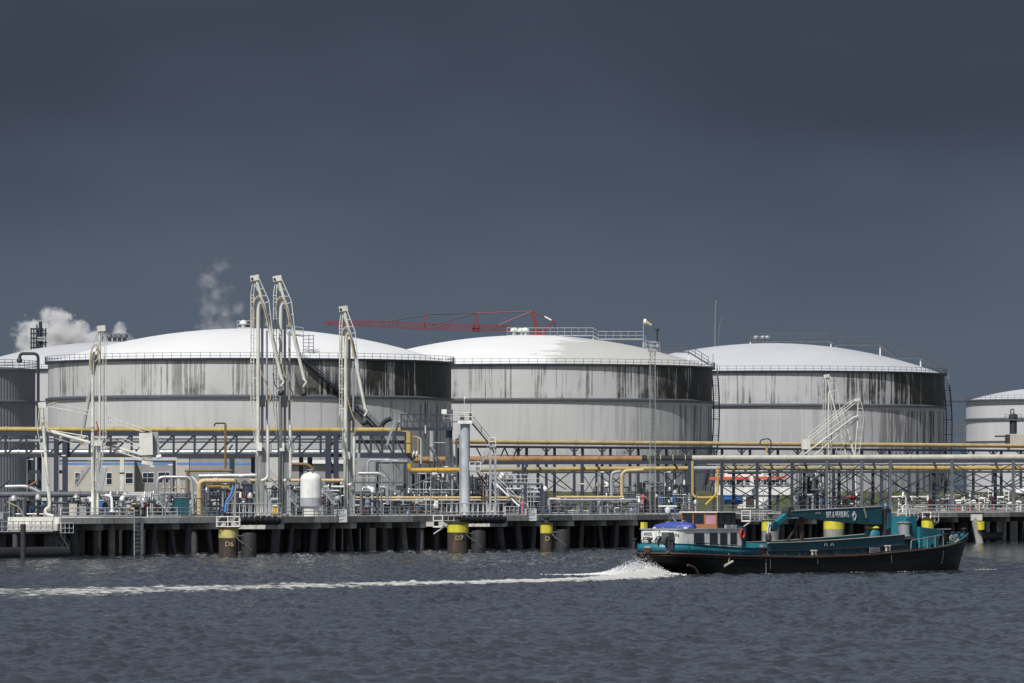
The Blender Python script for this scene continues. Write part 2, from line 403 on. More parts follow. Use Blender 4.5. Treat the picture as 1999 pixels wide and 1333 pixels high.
fa = N(t, 'ShaderNodeAttribute', attribute_name='foam'); n2 = N(t, 'ShaderNodeTexNoise', inp={'Scale': 2.2, 'Detail': 7.0, 'Roughness': .7})
t.links.new(g.outputs['Position'], n2.inputs['Vector'])
ma = N(t, 'ShaderNodeMath', operation='MULTIPLY_ADD', inp={1: 1.5, 2: -.75}); t.links.new(n2.outputs[0], ma.inputs[0])
mb = N(t, 'ShaderNodeMath', operation='ADD'); t.links.new(ma.outputs[0], mb.inputs[0]); t.links.new(fa.outputs['Fac'], mb.inputs[1])
mc = N(t, 'ShaderNodeMapRange', interpolation_type='SMOOTHSTEP', inp={1: .22, 2: .85}); t.links.new(mb.outputs[0], mc.inputs[0])
md = N(t, 'ShaderNodeMath', operation='MULTIPLY'); t.links.new(mc.outputs[0], md.inputs[0])
me_ = N(t, 'ShaderNodeMath', operation='MINIMUM', inp={1: 1.0}); mf = N(t, 'ShaderNodeMath', operation='MULTIPLY', inp={1: 2.2}); t.links.new(fa.outputs['Fac'], mf.inputs[0]); t.links.new(mf.outputs[0], me_.inputs[0]); t.links.new(me_.outputs[0], md.inputs[1])
mx = N(t, 'ShaderNodeMix', data_type='RGBA'); mx.inputs['A'].default_value = (.037, .042, .051, 1); mx.inputs['B'].default_value = (.50, .51, .47, 1)
mg = N(t, 'ShaderNodeMath', operation='MULTIPLY', inp={1: .34}); t.links.new(fa.outputs['Fac'], mg.inputs[0]); mh = N(t, 'ShaderNodeMath', operation='MAXIMUM'); t.links.new(md.outputs[0], mh.inputs[0]); t.links.new(mg.outputs[0], mh.inputs[1])
t.links.new(mh.outputs[0], mx.inputs['Factor']); t.links.new(mx.outputs['Result'], b.inputs['Base Color'])
mr = N(t, 'ShaderNodeMapRange', inp={3: .10, 4: .8}); t.links.new(md.outputs[0], mr.inputs[0]); t.links.new(mr.outputs[0], b.inputs['Roughness'])
wme.materials.append(m); w = bpy.data.objects.new('water', wme); COL.objects.link(w); tag(w, 'choppy slate grey harbour water', 'water', kind='structure')

# ================================================================== SETTING: land behind the jetty, with a dock basin cut in it
mat('ground', (.16, .155, .14), .95, var=.3, sc=.15, bump=.3)
mat('grass', (.060, .068, .026), .95, var=.35, sc=.4, bump=.6)
# basin behind the right-hand pipe rack where a white vessel lies
BT0, BT1, BV0, BV1 = 0, 0, 0, 0
bc = P(1475, YH, 1045); 
def tv(p): return ((p.x-JO.x)*UX+(p.y-JO.y)*UY, -(p.x-JO.x)*UY+(p.y-JO.y)*UX)
g_ = MB(); t0, v0 = tv(bc)
# basin corners in plain X/Y around the vessel
bx0, bx1, by0, by1 = 33.0, 60.0, 1012.0, 1085.0
t_a, t_b, v_a, v_b = -900, 3500, 22, 9000
outer = [J(t_a, v_a, GZ), J(t_b, v_a, GZ), J(t_b, v_b, GZ), J(t_a, v_b, GZ)]
inner = [V(bx0, by0, GZ), V(bx1, by0, GZ), V(bx1, by1, GZ), V(bx0, by1, GZ)]
g_.raw(outer+inner, [(0, 1, 5, 4), (1, 2, 6, 5), (2, 3, 7, 6), (3, 0, 4, 7)])
lo = lambda p: V(p.x, p.y, -3)
g_.raw([outer[0], outer[1], lo(outer[1]), lo(outer[0])], [(0, 1, 2, 3)])
for i in range(4):
    a, b = inner[i], inner[(i+1) % 4]; g_.raw([a, b, lo(b), lo(a)], [(0, 1, 2, 3)])
o = g_.build('ground', 'ground', None, 0); tag(o, 'flat grey terminal ground behind the jetty', 'ground', kind='structure')
# grass bank in front of the tanks
pa, pb = P(860, YH, 1122), P(2600, YH, 1235); dv = (pb-pa); L = dv.length; du = dv/L; dn = V(-du.y, du.x, 0)
rows = []; prof = [(-9, 0), (-6, 1.8), (-3, 3.2), (0, 4.0), (3, 3.9), (7, 2.0), (11, 0)]
n = 160; vs = []; fs = []
for i in range(n+1):
    for j, (a, h) in enumerate(prof):
        p = pa+du*(L*i/n)+dn*(a+random.uniform(-.5, .5)); vs.append(V(p.x, p.y, GZ-.1+h+(random.uniform(-.18, .18) if h else 0)))
k = len(prof)
for i in range(n):
    for j in range(k-1): fs.append((i*k+j, i*k+j+1, (i+1)*k+j+1, (i+1)*k+j))
o = MB().raw(vs, fs).build('grass_bank', 'grass', None, 60); tag(o, 'low grass bank at the foot of the big tanks', 'grass bank', kind='structure')

# ================================================================== TANKS
def tank_mat(key, base, band, top, stain_c, stain_w, amt, seed, lower):
    """white shell paint with rain runs below the eave; the runs gather on the damp side"""
    m = bpy.data.materials.new(key); m.use_nodes = True; t = m.node_tree; b = t.nodes['Principled BSDF']; b.inputs['Roughness'].default_value = .6
    tc = N(t, 'ShaderNodeTexCoord'); s = N(t, 'ShaderNodeSeparateXYZ'); t.links.new(tc.outputs['Object'], s.inputs[0])
    ny = N(t, 'ShaderNodeMath', operation='MULTIPLY', inp={1: -1.0}); t.links.new(s.outputs[1], ny.inputs[0])
    an = N(t, 'ShaderNodeMath', operation='ARCTAN2'); t.links.new(s.outputs[0], an.inputs[0]); t.links.new(ny.outputs[0], an.inputs[1])
    def noise(ka, kz, det, rough=.6, off=0.0):
        c = N(t, 'ShaderNodeCombineXYZ'); a1 = N(t, 'ShaderNodeMath', operation='MULTIPLY', inp={1: ka}); z1 = N(t, 'ShaderNodeMath', operation='MULTIPLY', inp={1: kz})
        t.links.new(an.outputs[0], a1.inputs[0]); t.links.new(s.outputs[2], z1.inputs[0]); t.links.new(a1.outputs[0], c.inputs[0]); t.links.new(z1.outputs[0], c.inputs[1]); c.inputs[2].default_value = seed+off
        n = N(t, 'ShaderNodeTexNoise', inp={'Scale': 1.0, 'Detail': det, 'Roughness': rough}); t.links.new(c.outputs[0], n.inputs['Vector']); return n.outputs[0]
    def math_(op, a, b_=None, c_=None):
        n = N(t, 'ShaderNodeMath', operation=op)
        for i, x in enumerate((a, b_, c_)):
            if x is None: continue
            if isinstance(x, (int, float)): n.inputs[i].default_value = x
            else: t.links.new(x, n.inputs[i])
        return n.outputs[0]
    def ss(x, a, b_, lo=0., hi=1.):
        n = N(t, 'ShaderNodeMapRange', interpolation_type='SMOOTHSTEP', inp={1: a, 2: b_, 3: lo, 4: hi}); t.links.new(x, n.inputs[0]); return n.outputs[0]
    fine = noise(62, .03, 4, .78); wide = noise(9, .02, 3, .5, 7.); blot = noise(14, .22, 6, .65, 13.)
    damp = ss(an.outputs[0], stain_c-stain_w, stain_c+stain_w, 0., 1.)
    # upper strake
    lvl = math_('ADD', math_('MULTIPLY', fine, .62), math_('MULTIPLY', wide, .38))
    lvl = math_('ADD', lvl, math_('MULTIPLY', math_('SUBTRACT', blot, .5), .12))
    thr = math_('MULTIPLY_ADD', damp, -amt, .515)
    run = N(t, 'ShaderNodeMapRange', interpolation_type='SMOOTHSTEP', inp={3: 0., 4: 1.}); t.links.new(lvl, run.inputs[0]); t.links.new(thr, run.inputs[1])
    t.links.new(math_('ADD', thr, .05), run.inputs[2])
    upper = math_('MULTIPLY', run.outputs[0], ss(s.outputs[2], band-.1, band+.1))
    upper = math_('MULTIPLY', upper, math_('MULTIPLY_ADD', blot, 1.1, .38))
    upper = math_('MINIMUM', math_('MULTIPLY', upper, math_('MULTIPLY_ADD', damp, .85, .6)), .97)
    # grey smudge low on the upper strake
    sm = math_('MULTIPLY', ss(blot, .46, .66), ss(s.outputs[2], band+4.5, band+.2)); sm = math_('MULTIPLY', math_('MULTIPLY', sm, ss(s.outputs[2], band-.05, band+.1)), .2)
    # lower strake: few runs
    fine2 = noise(44, .03, 4, .7, 31.); lw = ss(fine2, .575-lower, .625-lower); lw = math_('MULTIPLY', lw, math_('MULTIPLY_ADD', damp, .95, .10)); lw = math_('MULTIPLY', lw, ss(s.outputs[2], band-.2, band-1.5))
    seamz = ss(math_('ABSOLUTE', math_('SUBTRACT', s.outputs[2], band*.52)), .55, .1); sm2 = math_('MULTIPLY', math_('MULTIPLY', seamz, ss(blot, .53, .68)), .45)
    tot = math_('MINIMUM', math_('ADD', math_('ADD', upper, math_('MULTIPLY', lw, .85)), math_('ADD', sm, sm2)), 1.0)
    big = noise(3, .05, 3, .5, 19.); tint = ss(big, .3, .7, .90, 1.06)
    # weld lines between shell plates
    cb = N(t, 'ShaderNodeCombineXYZ'); t.links.new(math_('MULTIPLY', an.outputs[0], 42.5), cb.inputs[0]); t.links.new(s.outputs[2], cb.inputs[1])
    bk = N(t, 'ShaderNodeTexBrick', inp={'Scale': 1.0, 'Mortar Size': .035, 'Mortar Smooth': .6, 'Brick Width': 9.0, 'Row Height': 2.55}); t.links.new(cb.outputs[0], bk.inputs['Vector'])
    tint = math_('MULTIPLY', tint, math_('MULTIPLY_ADD', bk.outputs['Fac'], -.13, 1.0))
    bs = N(t, 'ShaderNodeVectorMath', operation='SCALE'); bs.inputs[0].default_value = base; t.links.new(tint, bs.inputs['Scale'])
    mx = N(t, 'ShaderNodeMix', data_type='RGBA'); mx.inputs['B'].default_value = (.020, .018, .014, 1)
    t.links.new(tot, mx.inputs['Factor']); t.links.new(bs.outputs[0], mx.inputs['A']); t.links.new(mx.outputs['Result'], b.inputs['Base Color']); M[key] = m
mat('dome_white', (.72, .725, .73), .55, var=.04, sc=.08, grime=.12, gcol=(.6, .6, .58), streak=False)
mat('dome_shade_grey', (.51, .52, .55), .55, var=.05, sc=.08, grime=.12, gcol=(.5, .5, .5), streak=False)  # greyer than the white dome: cloud shadow on the right tank put into the colour
def dome_patch(key):
    """white roof paint worn to grey on one flank"""
    mat(key, (.74, .745, .745), .55, var=.04, sc=.08); t = M[key].node_tree; b = t.nodes['Principled BSDF']; src = b.inputs['Base Color'].links[0].from_socket
    tc = N(t, 'ShaderNodeTexCoord'); s = N(t, 'ShaderNodeSeparateXYZ'); t.links.new(tc.outputs['Object'], s.inputs[0])
    mp = N(t, 'ShaderNodeMapping', inp={3: (.09, .16, .5)}); t.links.new(tc.outputs['Object'], mp.inputs[0])
    n = N(t, 'ShaderNodeTexNoise', inp={'Scale': 1., 'Detail': 7., 'Roughness': .62}); t.links.new(mp.outputs[0], n.inputs['Vector'])
    a = N(t, 'ShaderNodeMath', operation='MULTIPLY_ADD', inp={1: 26., 2: -13.}); t.links.new(n.outputs[0], a.inputs[0])
    d = N(t, 'ShaderNodeMath', operation='MULTIPLY_ADD', inp={1: -.28}); t.links.new(s.outputs[1], d.inputs[0]); t.links.new(s.outputs[0], d.inputs[2])
    e = N(t, 'ShaderNodeMath', operation='ADD'); t.links.new(d.outputs[0], e.inputs[0]); t.links.new(a.outputs[0], e.inputs[1])
    r = N(t, 'ShaderNodeMapRange', interpolation_type='SMOOTHSTEP', inp={1: 11., 2: 15.5}); t.links.new(e.outputs[0], r.inputs[0])
    mx = N(t, 'ShaderNodeMix', data_type='RGBA'); mx.inputs['B'].default_value = (.50, .50, .475, 1); t.links.new(r.outputs[0], mx.inputs['Factor']); t.links.new(src, mx.inputs['A']); t.links.new(mx.outputs['Result'], b.inputs['Base Color'])
dome_patch('dome_worn')
tank_mat('shell_a', (.47, .475, .475), 27.9-GZ, 31, .62, .75, .165, 2.0, .03)
tank_mat('shell_b', (.47, .475, .475), 28.8-GZ, 31, .85, .75, .16, 5.3, .055)
tank_mat('shell_c', (.44, .44, .455), 29.1-GZ, 31, .62, .75, .15, 9.1, .075)
tank_mat('shell_d', (.46, .465, .48), 60, 31, 3.0, .2, .0, 4.4, -.3)

def tank(label, X, D, R, ze, zb, za, shell, dome, name='storage_tank', rail=True, step=2.05, smk='navy_steel'):
    o = V(X, D, GZ); g = thing(name, label, 'storage tank', o, 'domed storage tanks')
    MB().lathe(o, [(R, 0), (R, zb-GZ-.35)], 96).build('lower_shell', shell, g, 30)
    MB().lathe(o, [(R, zb-GZ+.35), (R, ze-GZ-.25)], 96).build('upper_shell', shell, g, 30)
    MB().lathe(o, [(R-.02, zb-GZ-.36), (R+.55, zb-GZ-.3), (R+.6, zb-GZ-.05), (R+.6, zb-GZ+.12), (R-.02, zb-GZ+.36)], 96).build('wind_girder', 'grey_steel', g, 30)
    MB().lathe(o, [(R-.02, ze-GZ-.26), (R+.7, ze-GZ-.2), (R+.75, ze-GZ+.05), (R-.3, ze-GZ+.1)], 96).build('eave_girder', smk, g, 30)
    h = za-ze; prof = []
    Rs = (R*R+h*h)/(2*h)
    for i in range(13):
        r = (R+.1)*(1-i/12); prof.append((max(r, .001), ze-GZ+math.sqrt(Rs*Rs-min(r, R)**2)-(Rs-h)))
    MB().lathe(o, prof, 96).build('dome_roof', dome, g, 30)
    if rail:
        rg = group_part('railing', g); n = int(2*math.pi*(R+.6)/step)
        for k in range(n):
            a = 2*math.pi*k/n; p = o+V(math.sin(a)*(R+.62), -math.cos(a)*(R+.62), ze-GZ+.05)
            if math.cos(a) < -.25: continue
            rod('post', p, p+Z*1.25, .045, smk, rg, True)
        for f in (.62, 1.25): MB().tube([o+V(math.sin(2*math.pi*k/96)*(R+.62), -math.cos(2*math.pi*k/96)*(R+.62), ze-GZ+.05+f) for k in range(96)], .042, 6, True).build('rail', smk, rg)
        MB().lathe(o, [(R+.66, ze-GZ+.06), (R+.66, ze-GZ+.22)], 96).build('toe_board', smk, rg, 30)
    return g
def roofz(R, ze, za, r):
    h = za-ze; Rs = (R*R+h*h)/(2*h); return ze+math.sqrt(Rs*Rs-min(r, R)**2)-(Rs-h)
T1 = dict(X=(488-CX)/9.25, D=F/9.25, R=42.5, ze=35.5, zb=27.9, za=42.9)
T2 = dict(X=(1030-CX)/8.55, D=F/8.55, R=42.1, ze=36.6, zb=28.9, za=44.2)
T3 = dict(X=(1505-CX)/7.95, D=F/7.95, R=42.5, ze=37.2, zb=29.2, za=45.0)
T0 = dict(X=(228-CX)/7.58, D=F/7.58, R=42.5, ze=39.2, zb=31.0, za=47.2)
k1 = tank('white domed storage tank on the left, black rain streaks on its right side', shell='shell_a', dome='dome_white', **T1)
k2 = tank('middle white domed storage tank, its roof half worn to grey', shell='shell_b', dome='dome_worn', **T2)
k3 = tank('right-hand white domed tank, cloud shade in its roof colour, with the heaviest black streaks', shell='shell_c', dome='dome_shade_grey', **T3)
k0 = tank('pale dome mostly hidden behind the left streaked tank', shell='shell_d', dome='dome_shade_grey', **T0)
k4 = tank('smaller clean white tank cut off by the right edge', X=(2062-CX)/6.94, D=F/6.94, R=25.3, ze=34.2, zb=28.9, za=38.0, shell='shell_d', dome='dome_shade_grey', smk='grey_steel')
p = o_ = V((2062-CX)/6.94, F/6.94, 0)
for z in (33.2, 22.7): MB().lathe(V(p.x, p.y, z), [(25.3, -.12), (25.7, -.1), (25.7, .1), (25.3, .12)], 72).build('stiffener_ring', 'grey_steel', k4, 30)
# dark grey clad tank on the far left, ribbed cladding
D = 1050.; o = V((-125-CX)/F*D, D, GZ); R = 18.2; ze = 31.0
g = thing('clad_tank', 'dark grey ribbed tank cut off by the left edge', 'storage tank', o)
nr = 150; vs = []; fs = []
for i in range(nr*2):
    a = math.pi*i/nr; r = R+(.0 if i % 2 else .10)
    for z in (0, ze-GZ): vs.append(o+V(math.sin(a)*r, -math.cos(a)*r, z))
for i in range(nr*2): j = (i+1) % (nr*2); fs.append((2*i, 2*j, 2*j+1, 2*i+1))
MB().raw(vs, fs).build('cladding', 'grey_clad', g, 0)
MB().lathe(o, [(R+.1, 20.2), (R+.4, 20.25), (R+.4, 20.5), (R+.1, 20.55)], 72).build('wind_girder', 'grey_clad', g, 30)
MB().lathe(o, [(R, ze-GZ-.4), (R+.5, ze-GZ-.3), (R+.5, ze-GZ), (0.01, ze-GZ+1.2)], 72).build('roof', 'grey_clad', g, 30)
rg = group_part('railing', g)
SPC = np.abs(np.gradient(xs_))[None, :]+0*GX
for k in range(64):
    a = 2*math.pi*k/60
    if math.cos(a) > -.2: p = o+V(math.sin(a)*(R+.4), -math.cos(a)*(R+.4), ze-GZ); rod('post', p, p+Z*1.5, .045, 'dark_steel', rg, True)
for f in (.5, 1., 1.5): MB().tube([o+V(math.sin(2*math.pi*k/60)*(R+.4), -math.cos(2*math.pi*k/60)*(R+.4), ze-GZ+f) for k in range(60)], .045, 6, True).build('rail', 'dark_steel', rg)

# roof walkways, vents, stairs on the tanks
def vent(parent, p, mk='white_paint', s=1.0):
    MB().lathe(p, [(.35*s, 0), (.35*s, .7*s), (.75*s, .75*s), (.8*s, 1.05*s), (.6*s, 1.4*s), (.02, 1.55*s)], 14).build('roof_vent', mk, parent)
def walkway(parent, d, pl, h, mk='galvanised', legs=True, step=1.6, Tk=None):
    """level or stepped catwalk along surveyed floor points"""
    g = group_part('roof_walkway', parent); pts = [P(x, y, d) for x, y in pl]
    for a, b in zip(pts, pts[1:]): bar('floor', a, b, 1.1, .3, mk, g)
    for dy in (-.6, .6):
        q = [p+V(0, dy, 0) for p in pts]
        for a, b in zip(q, q[1:]):
            n = max(1, round((b-a).length/step))
            for k in range(n+1): p = a+(b-a)*(k/n); rod('post', p, p+Z*h, .05, mk, g, True)
            for f in (.5, 1): rod('rail', a+Z*h*f, b+Z*h*f, .05, mk, g, True)
    if legs and Tk:
        for a, b in zip(pts, pts[1:]):
            if abs(a.z-b.z) > .6: continue
            n = max(1, round((b-a).length/9))
            for k in range(n+1):
                p = a+(b-a)*(k/n); r = math.hypot(p.x-Tk['X'], p.y-Tk['D'])
                zr = roofz(Tk['R'], Tk['ze'], Tk['za'], r)
                if p.z-zr > .2: bar('leg', V(p.x, p.y, zr-.2), p, .3, .3, 'white_paint', g)
    return g
d2 = T2['D']
walkway(k2, d2-2, [(990, 655), (1158, 655), (1168, 662), (1256, 662), (1262, 680), (1288, 683)], 1.75, Tk=T2)
walkway(k2, d2-8, [(1290, 687), (1344, 687), (1383, 711)], 1.6, 'grey_steel', Tk=T2)
for x, y in ((1004, 654), (1018, 655), (1026, 654)): vent(k2, P(x, y, d2), s=1.15)
for x in (1256,): 
    rod('mast', P(x, 684, d2-3), P(x, 625, d2-3), .09, 'galvanised', k2)
MB().tube([P(1257, 627, d2-3), P(1262, 629, d2-3), P(1272, 635, d2-3)], .55, 10, r1=.28).build('windsock', 'pale_yellow', k2)
MB().tube([P(1256, 627, d2-3), P(1261, 628, d2-3)], .6, 10).build('windsock_collar', 'white_paint', k2)
MB().tube([P(1283, 684, d2-3), P(1283, 645, d2-3)], .22, 8, r1=.2).build('vent_pipe', 'dark_steel', k2)
MB().lathe(P(1283, 646, d2-3), [(.25, 0), (.5, .1), (.5, .4), (.02, .6)], 10).build('vent_cap', 'dark_steel', k2)
d3 = T3['D']
walkway(k3, d3-2, [(1465, 667), (1622, 667), (1632, 674), (1718, 674), (1748, 700), (1797, 700), (1843, 727)], 2.0, 'grey_steel', Tk=T3)
for x in (1477, 1490, 1498): vent(k3, P(x, 668, d3), 'galvanised', 1.1)
d1 = T1['D']
walkway(k1, d1+2, [(463, 640), (492, 640)], 1.5); vent(k1, P(475, 640, d1+2), s=1.1); vent(k1, P(484, 640, d1+2), 'dark_steel', s=.8)
walkway(k1, d1-20, [(560, 650), (592, 655)], 1.6); 
g = group_part('roof_stair_tower', k1)
for x in (592, 603, 612):
    for dd in (0, 2): bar('post', P(x, 702, d1-36+dd), P(x, 653, d1-36+dd), .14, .14, 'grey_steel', g)
for y in range(655, 703, 7): bar('beam', P(592, y, d1-36), P(612, y, d1-36), .12, .12, 'grey_steel', g)
walkway(k0, T0['D'], [(200, 668), (256, 668)], 2.2, 'grey_steel'); 
for x in (214, 224, 233, 243): vent(k0, P(x, 667, T0['D']), 'grey_steel', 1.3)
def wall_stair(parent, Tk, a0, a1, z0, z1, mk='grey_steel', w=1.2, n=70, off=.2):
    """helical stair hugging the shell from angle a0 (foot) to a1 (head); angle 0 faces the viewer"""
    g = group_part('spiral_stair', parent); R = Tk['R']
    def q(f, r): a = a0+(a1-a0)*f; return V(Tk['X']+math.sin(a)*r, Tk['D']-math.cos(a)*r, z0+(z1-z0)*f)
    for r in (R+off, R+off+w):
        MB().tube([q(i/40, r) for i in range(41)], .16, 6).build('stringer', mk, g)
        for hh in (.6, 1.2): MB().tube([q(i/40, r)+Z*hh for i in range(41)], .05, 6).build('handrail', mk, g)
    mb = MB()
    for i in range(1, n): mb.bar(q(i/n, R+off), q(i/n, R+off+w), .30, .06)
    mb.build('treads', mk, g, 0)
    for i in range(0, 21): p = q(i/20, R+off+w); rod('post', p, p+Z*1.2, .045, mk, g, True)
    for i in range(1, 8): rod('bracket', q(i/8, R), q(i/8, R+off+w)-Z*.1, .08, mk, g, True)
wall_stair(k1, T1, math.asin((748-488)/393), math.asin((600-488)/393), 20.0, 35.5, 'navy_steel', w=1.6)
wall_stair(k2, T2, math.radians(68), math.radians(97), 6, 36.6, 'grey_steel', w=1.3, off=.35)
wall_stair(k3, T3, math.radians(70), math.radians(98), 8, 37.2, 'grey_steel', w=1.4, off=.45)
T('lightning_rod', [(1392, 716), (1392, 690)], d2, .5, 'grey_steel', k2); T('lightning_rod', [(1842, 727), (1842, 705)], d3, .5, 'grey_steel', k3)

# ================================================================== JETTY
UH = U.copy()
def jetty(label, x0, x1, wid, slab, name='jetty', mk='concrete', cap='concrete_dark', pile_step=4.6, rake=True, beam_h=.85, panel_mks=(), r=.42):
    t0, t1 = tx(x0), tx(x1); g = thing(name, label, 'jetty', J(t0, 0, 0))
    # deck panels butted end to end, each with its own joint
    n = max(1, round((t1-t0)/9.0)); L = (t1-t0)/n
    for i in range(n):
        a, b = t0+L*i+(.02 if i else 0), t0+L*(i+1)-.02
        bar('deck_panel', J((a), wid/2, DZ-slab/2), J(b, wid/2, DZ-slab/2), wid, slab, panel_mks[i % len(panel_mks)] if panel_mks else mk, g)  # panels take the listed concrete tones in turn
    bar('edge_beam', J(t0+.05, wid-.5, DZ-slab-beam_h/2), J(t1-.05, wid-.5, DZ-slab-beam_h/2), .8, beam_h, cap, g)
    n = max(1, round((t1-t0)/pile_step))
    for i in range(n+1):
        t = t0+.6+(t1-t0-1.2)*i/n+(random.uniform(-.9, .9) if 0 < i < n and i % 2 else 0)
        if i % 2 == 0: bar('cap_beam', J(t, .35, DZ-slab-beam_h/2), J(t, wid-.2, DZ-slab-beam_h/2), 1.5, beam_h-.004, mk if i % 4 == 0 else cap, g)
        for v in (1.1, 7.5, 14.5):
            if v > wid-1: continue
            k = random.choice((-1.0, 0, .9)) if (rake and v < 2) else 0
            rod('pile', J(t+k, v-abs(k)*.2, -2.5), J(t, v, DZ-slab-(beam_h if i % 2 == 0 else 0)+.02), r*random.choice((.8, .95, 1.1, 1.4)), 'pile_concrete' if (v < 2 and random.random() < .3) else 'pile_steel', g)
    return g
ja = jetty('left end of the concrete jetty with white railings and a steel ladder', 118, 425, 21.9, .78, panel_mks=('concrete_light', 'concrete'))
jb = jetty('middle stretch of the concrete jetty between dolphins D6 and D7', 548, 868, 21.9, .85, mk='concrete', panel_mks=('concrete_dark', 'concrete'))
jc = jetty('long grey jetty stretch right of dolphin D7 behind the barge', 985, 1758, 21.9, .80, panel_mks=('concrete', 'concrete_dark', 'concrete'))
jd = jetty('right end of the jetty with thick white railing', 1762, 2120, 21.9, .75, mk='concrete_dark', panel_mks=('concrete_dark', 'concrete'), pile_step=9)
def rail_px(g, x0, x1, mk, z=None, step=3.05, r=.05, v=.12, h=1.22):
    z = DZ if z is None else z
    return railing(g, [J(tx(x0, v), v, z+.003), J(tx(x1, v), v, z+.003)], h, mk, step, (1, .56, .20), r)
rail_px(ja, 118.5, 262, 'white_paint', r=.065); rail_px(ja, 288, 346, 'white_paint', r=.065); rail_px(ja, 347, 424, 'galvanised', r=.055)
rail_px(jb, 549, 780, 'galvanised', r=.055, step=2.6); rail_px(jb, 781, 867, 'galvanised', r=.05, step=2.2, v=.6)
rail_px(jc, 986, 1012, 'white_paint', r=.07, step=1.2); rail_px(jc, 1013, 1300, 'galvanised', r=.055, step=2.2); rail_px(jc, 1301, 1757, 'galvanised', r=.055, step=2.6)
rail_px(jd, 1790, 2100, 'white_paint', r=.085, step=3.4); rail_px(jd, 1763, 1789, 'white_paint', r=.07, step=.9)
# double posts of the white railing on the right
ladder(ja, J(tx(267), -.15, .1), J(tx(267), -.15, DZ+.9), U, 'galvanised', w=1.5, step=.5, r=.07)
bar('fender_board', J(tx(275), -.12, .2), J(tx(275), -.12, DZ-.2), .5, .25, 'pile_steel', ja)
# bridges of black rubber fenders slung between the dolphins, with white stanchions
def fender_bridge(label, x0, x1, zc, n, posts='white_paint', tall=1.9):
    t0, t1 = tx(x0), tx(x1); g = thing('fender_bridge', label, 'walkway', J(t0, 0, zc))
    bar('walkway_floor', J(t0, 1.2, zc+.55), J(t1, 1.2, zc+.55), 2.2, .14, 'dark_steel', g)
    MB().tube([J(t0, .2, zc), J(t1, .2, zc)], .42, 14).build('fender_beam', 'black_rubber', g)
    for i in range(n):
        t = t0+(t1-t0)*(i+.5)/n
        MB().lathe(J(t, .05, zc), [(.02, -.75), (.45, -.7), (.58, -.4), (.58, .4), (.45, .7), (.02, .75)], 12, axis=U).build('rubber_fender', 'black_rubber', g)
        rod('stanchion', J(t, -.25, zc+.4), J(t, -.25, zc+.4+tall), .07, posts, g, True)
        rod('stanchion', J(t+.9, 1.9, zc+.6), J(t+.9, 1.9, zc+.4+tall), .06, posts, g, True)
    for f in (.35, 1.0):
        rod('rail', J(t0, -.25, zc+.4+tall*f), J(t1, -.25, zc+.4+tall*f), .06, posts, g, True); rod('rail', J(t0, 1.9, zc+.4+tall*f), J(t1, 1.9, zc+.4+tall*f), .05, posts, g, True)
    return g
fender_bridge('row of black rubber fenders under white posts right of dolphin D6', 466, 545, DZ-.55, 7)
fender_bridge('long row of black rubber fenders under white posts right of dolphin D7', 872, 985, DZ-.6, 11)
def box_uv(name, x0, x1, v0, v1, z0, z1, mk, parent):
    return bar(name, J(tx(x0), (v0+v1)/2, (z0+z1)/2), J(tx(x1), (v0+v1)/2, (z0+z1)/2), v1-v0, z1-z0, mk, parent)
def dolphin(label, px, py, rpx, no=None, yellow='hivis_yellow', top=4.4, cage=True, ytop=3.9, ybot=2.7, pipe2=True, steel='rust_steel'):
    """steel mooring dolphin: big tubular pile with a painted collar, rubber cylinder beside it"""
    d = H*F/(py-YH); c = P(px, YH, d); r = rpx*d/F
    g = thing('mooring_dolphin', label, 'mooring dolphin', V(c.x, c.y, 0), 'mooring dolphins along the jetty')
    MB().lathe(V(c.x, c.y, 0), [(r, -2), (r, ybot)], 28).build('pile', steel, g)
    MB().lathe(V(c.x, c.y, 0), [(r+.02, ybot), (r+.02, ytop)], 28).build('yellow_band', yellow, g)
    MB().lathe(V(c.x, c.y, 0), [(r, ytop), (r, top-.15), (r+.25, top-.1), (r+.25, top), (.01, top+.02)], 28).build('pile_head', steel, g)
    MB().lathe(V(c.x, c.y, top), [(.35, 0), (.3, .5), (.5, .6), (.5, .75), (.02, .8)], 12).build('bollard', 'dark_steel', g)
    if pipe2:
        q = V(c.x+r+1.35, c.y-.3, 0)
        MB().lathe(q, [(1.0, -1), (1.0, 2.7), (.85, 2.95), (.02, 3.05)], 22).build('rubber_fender', 'black_rubber', g)
        ch = [V(c.x+r*.7, c.y-r*.8, 2.6), V(c.x+r+.3, c.y-r*.5-.6, 1.9), V(q.x-.2, q.y-1.0, 1.4), V(q.x+.5, q.y-1.0, .7)]
        MB().tube(bent(ch, .5), .055, 6).build('chain', 'grey_steel', g)
        MB().tube(bent([V(c.x+r*.6, c.y-r*.9, 2.75), V(c.x+r+.6, c.y-1, 2.55), V(q.x, q.y-.7, 3.0)], .5), .055, 6).build('chain', 'grey_steel', g)
    if cage:
        z0 = top
        railing(g, [V(c.x-r-.2, c.y-r-.2, z0), V(c.x+r+.2, c.y-r-.2, z0), V(c.x+r+.2, c.y+r, z0)], 1.3, 'white_paint', 1.2, (1, .5, .04), .06)
        railing(g, [V(c.x-r-.2, c.y-r-.2, z0), V(c.x-r-.2, c.y+r, z0)], 1.3, 'white_paint', 1.2, (1, .5, .04), .06)
    if no: text('number', no, 'hose_tan', g, face_mtx(V(c.x+r*.15, c.y-r-.06, ybot-.75), V(1, 0, 0), Z), .62)
    return g
dolphin('rusty mooring dolphin marked D6 with a white railed platform', 446, 1086, 19, 'D6', yellow='worn_yellow', ytop=3.6, ybot=2.35, top=3.75)
dolphin('brown mooring dolphin marked D7 with a bright yellow collar', 894, 1078.5, 20.5, 'D7', cage=False, top=4.15, ytop=3.95, ybot=2.75)
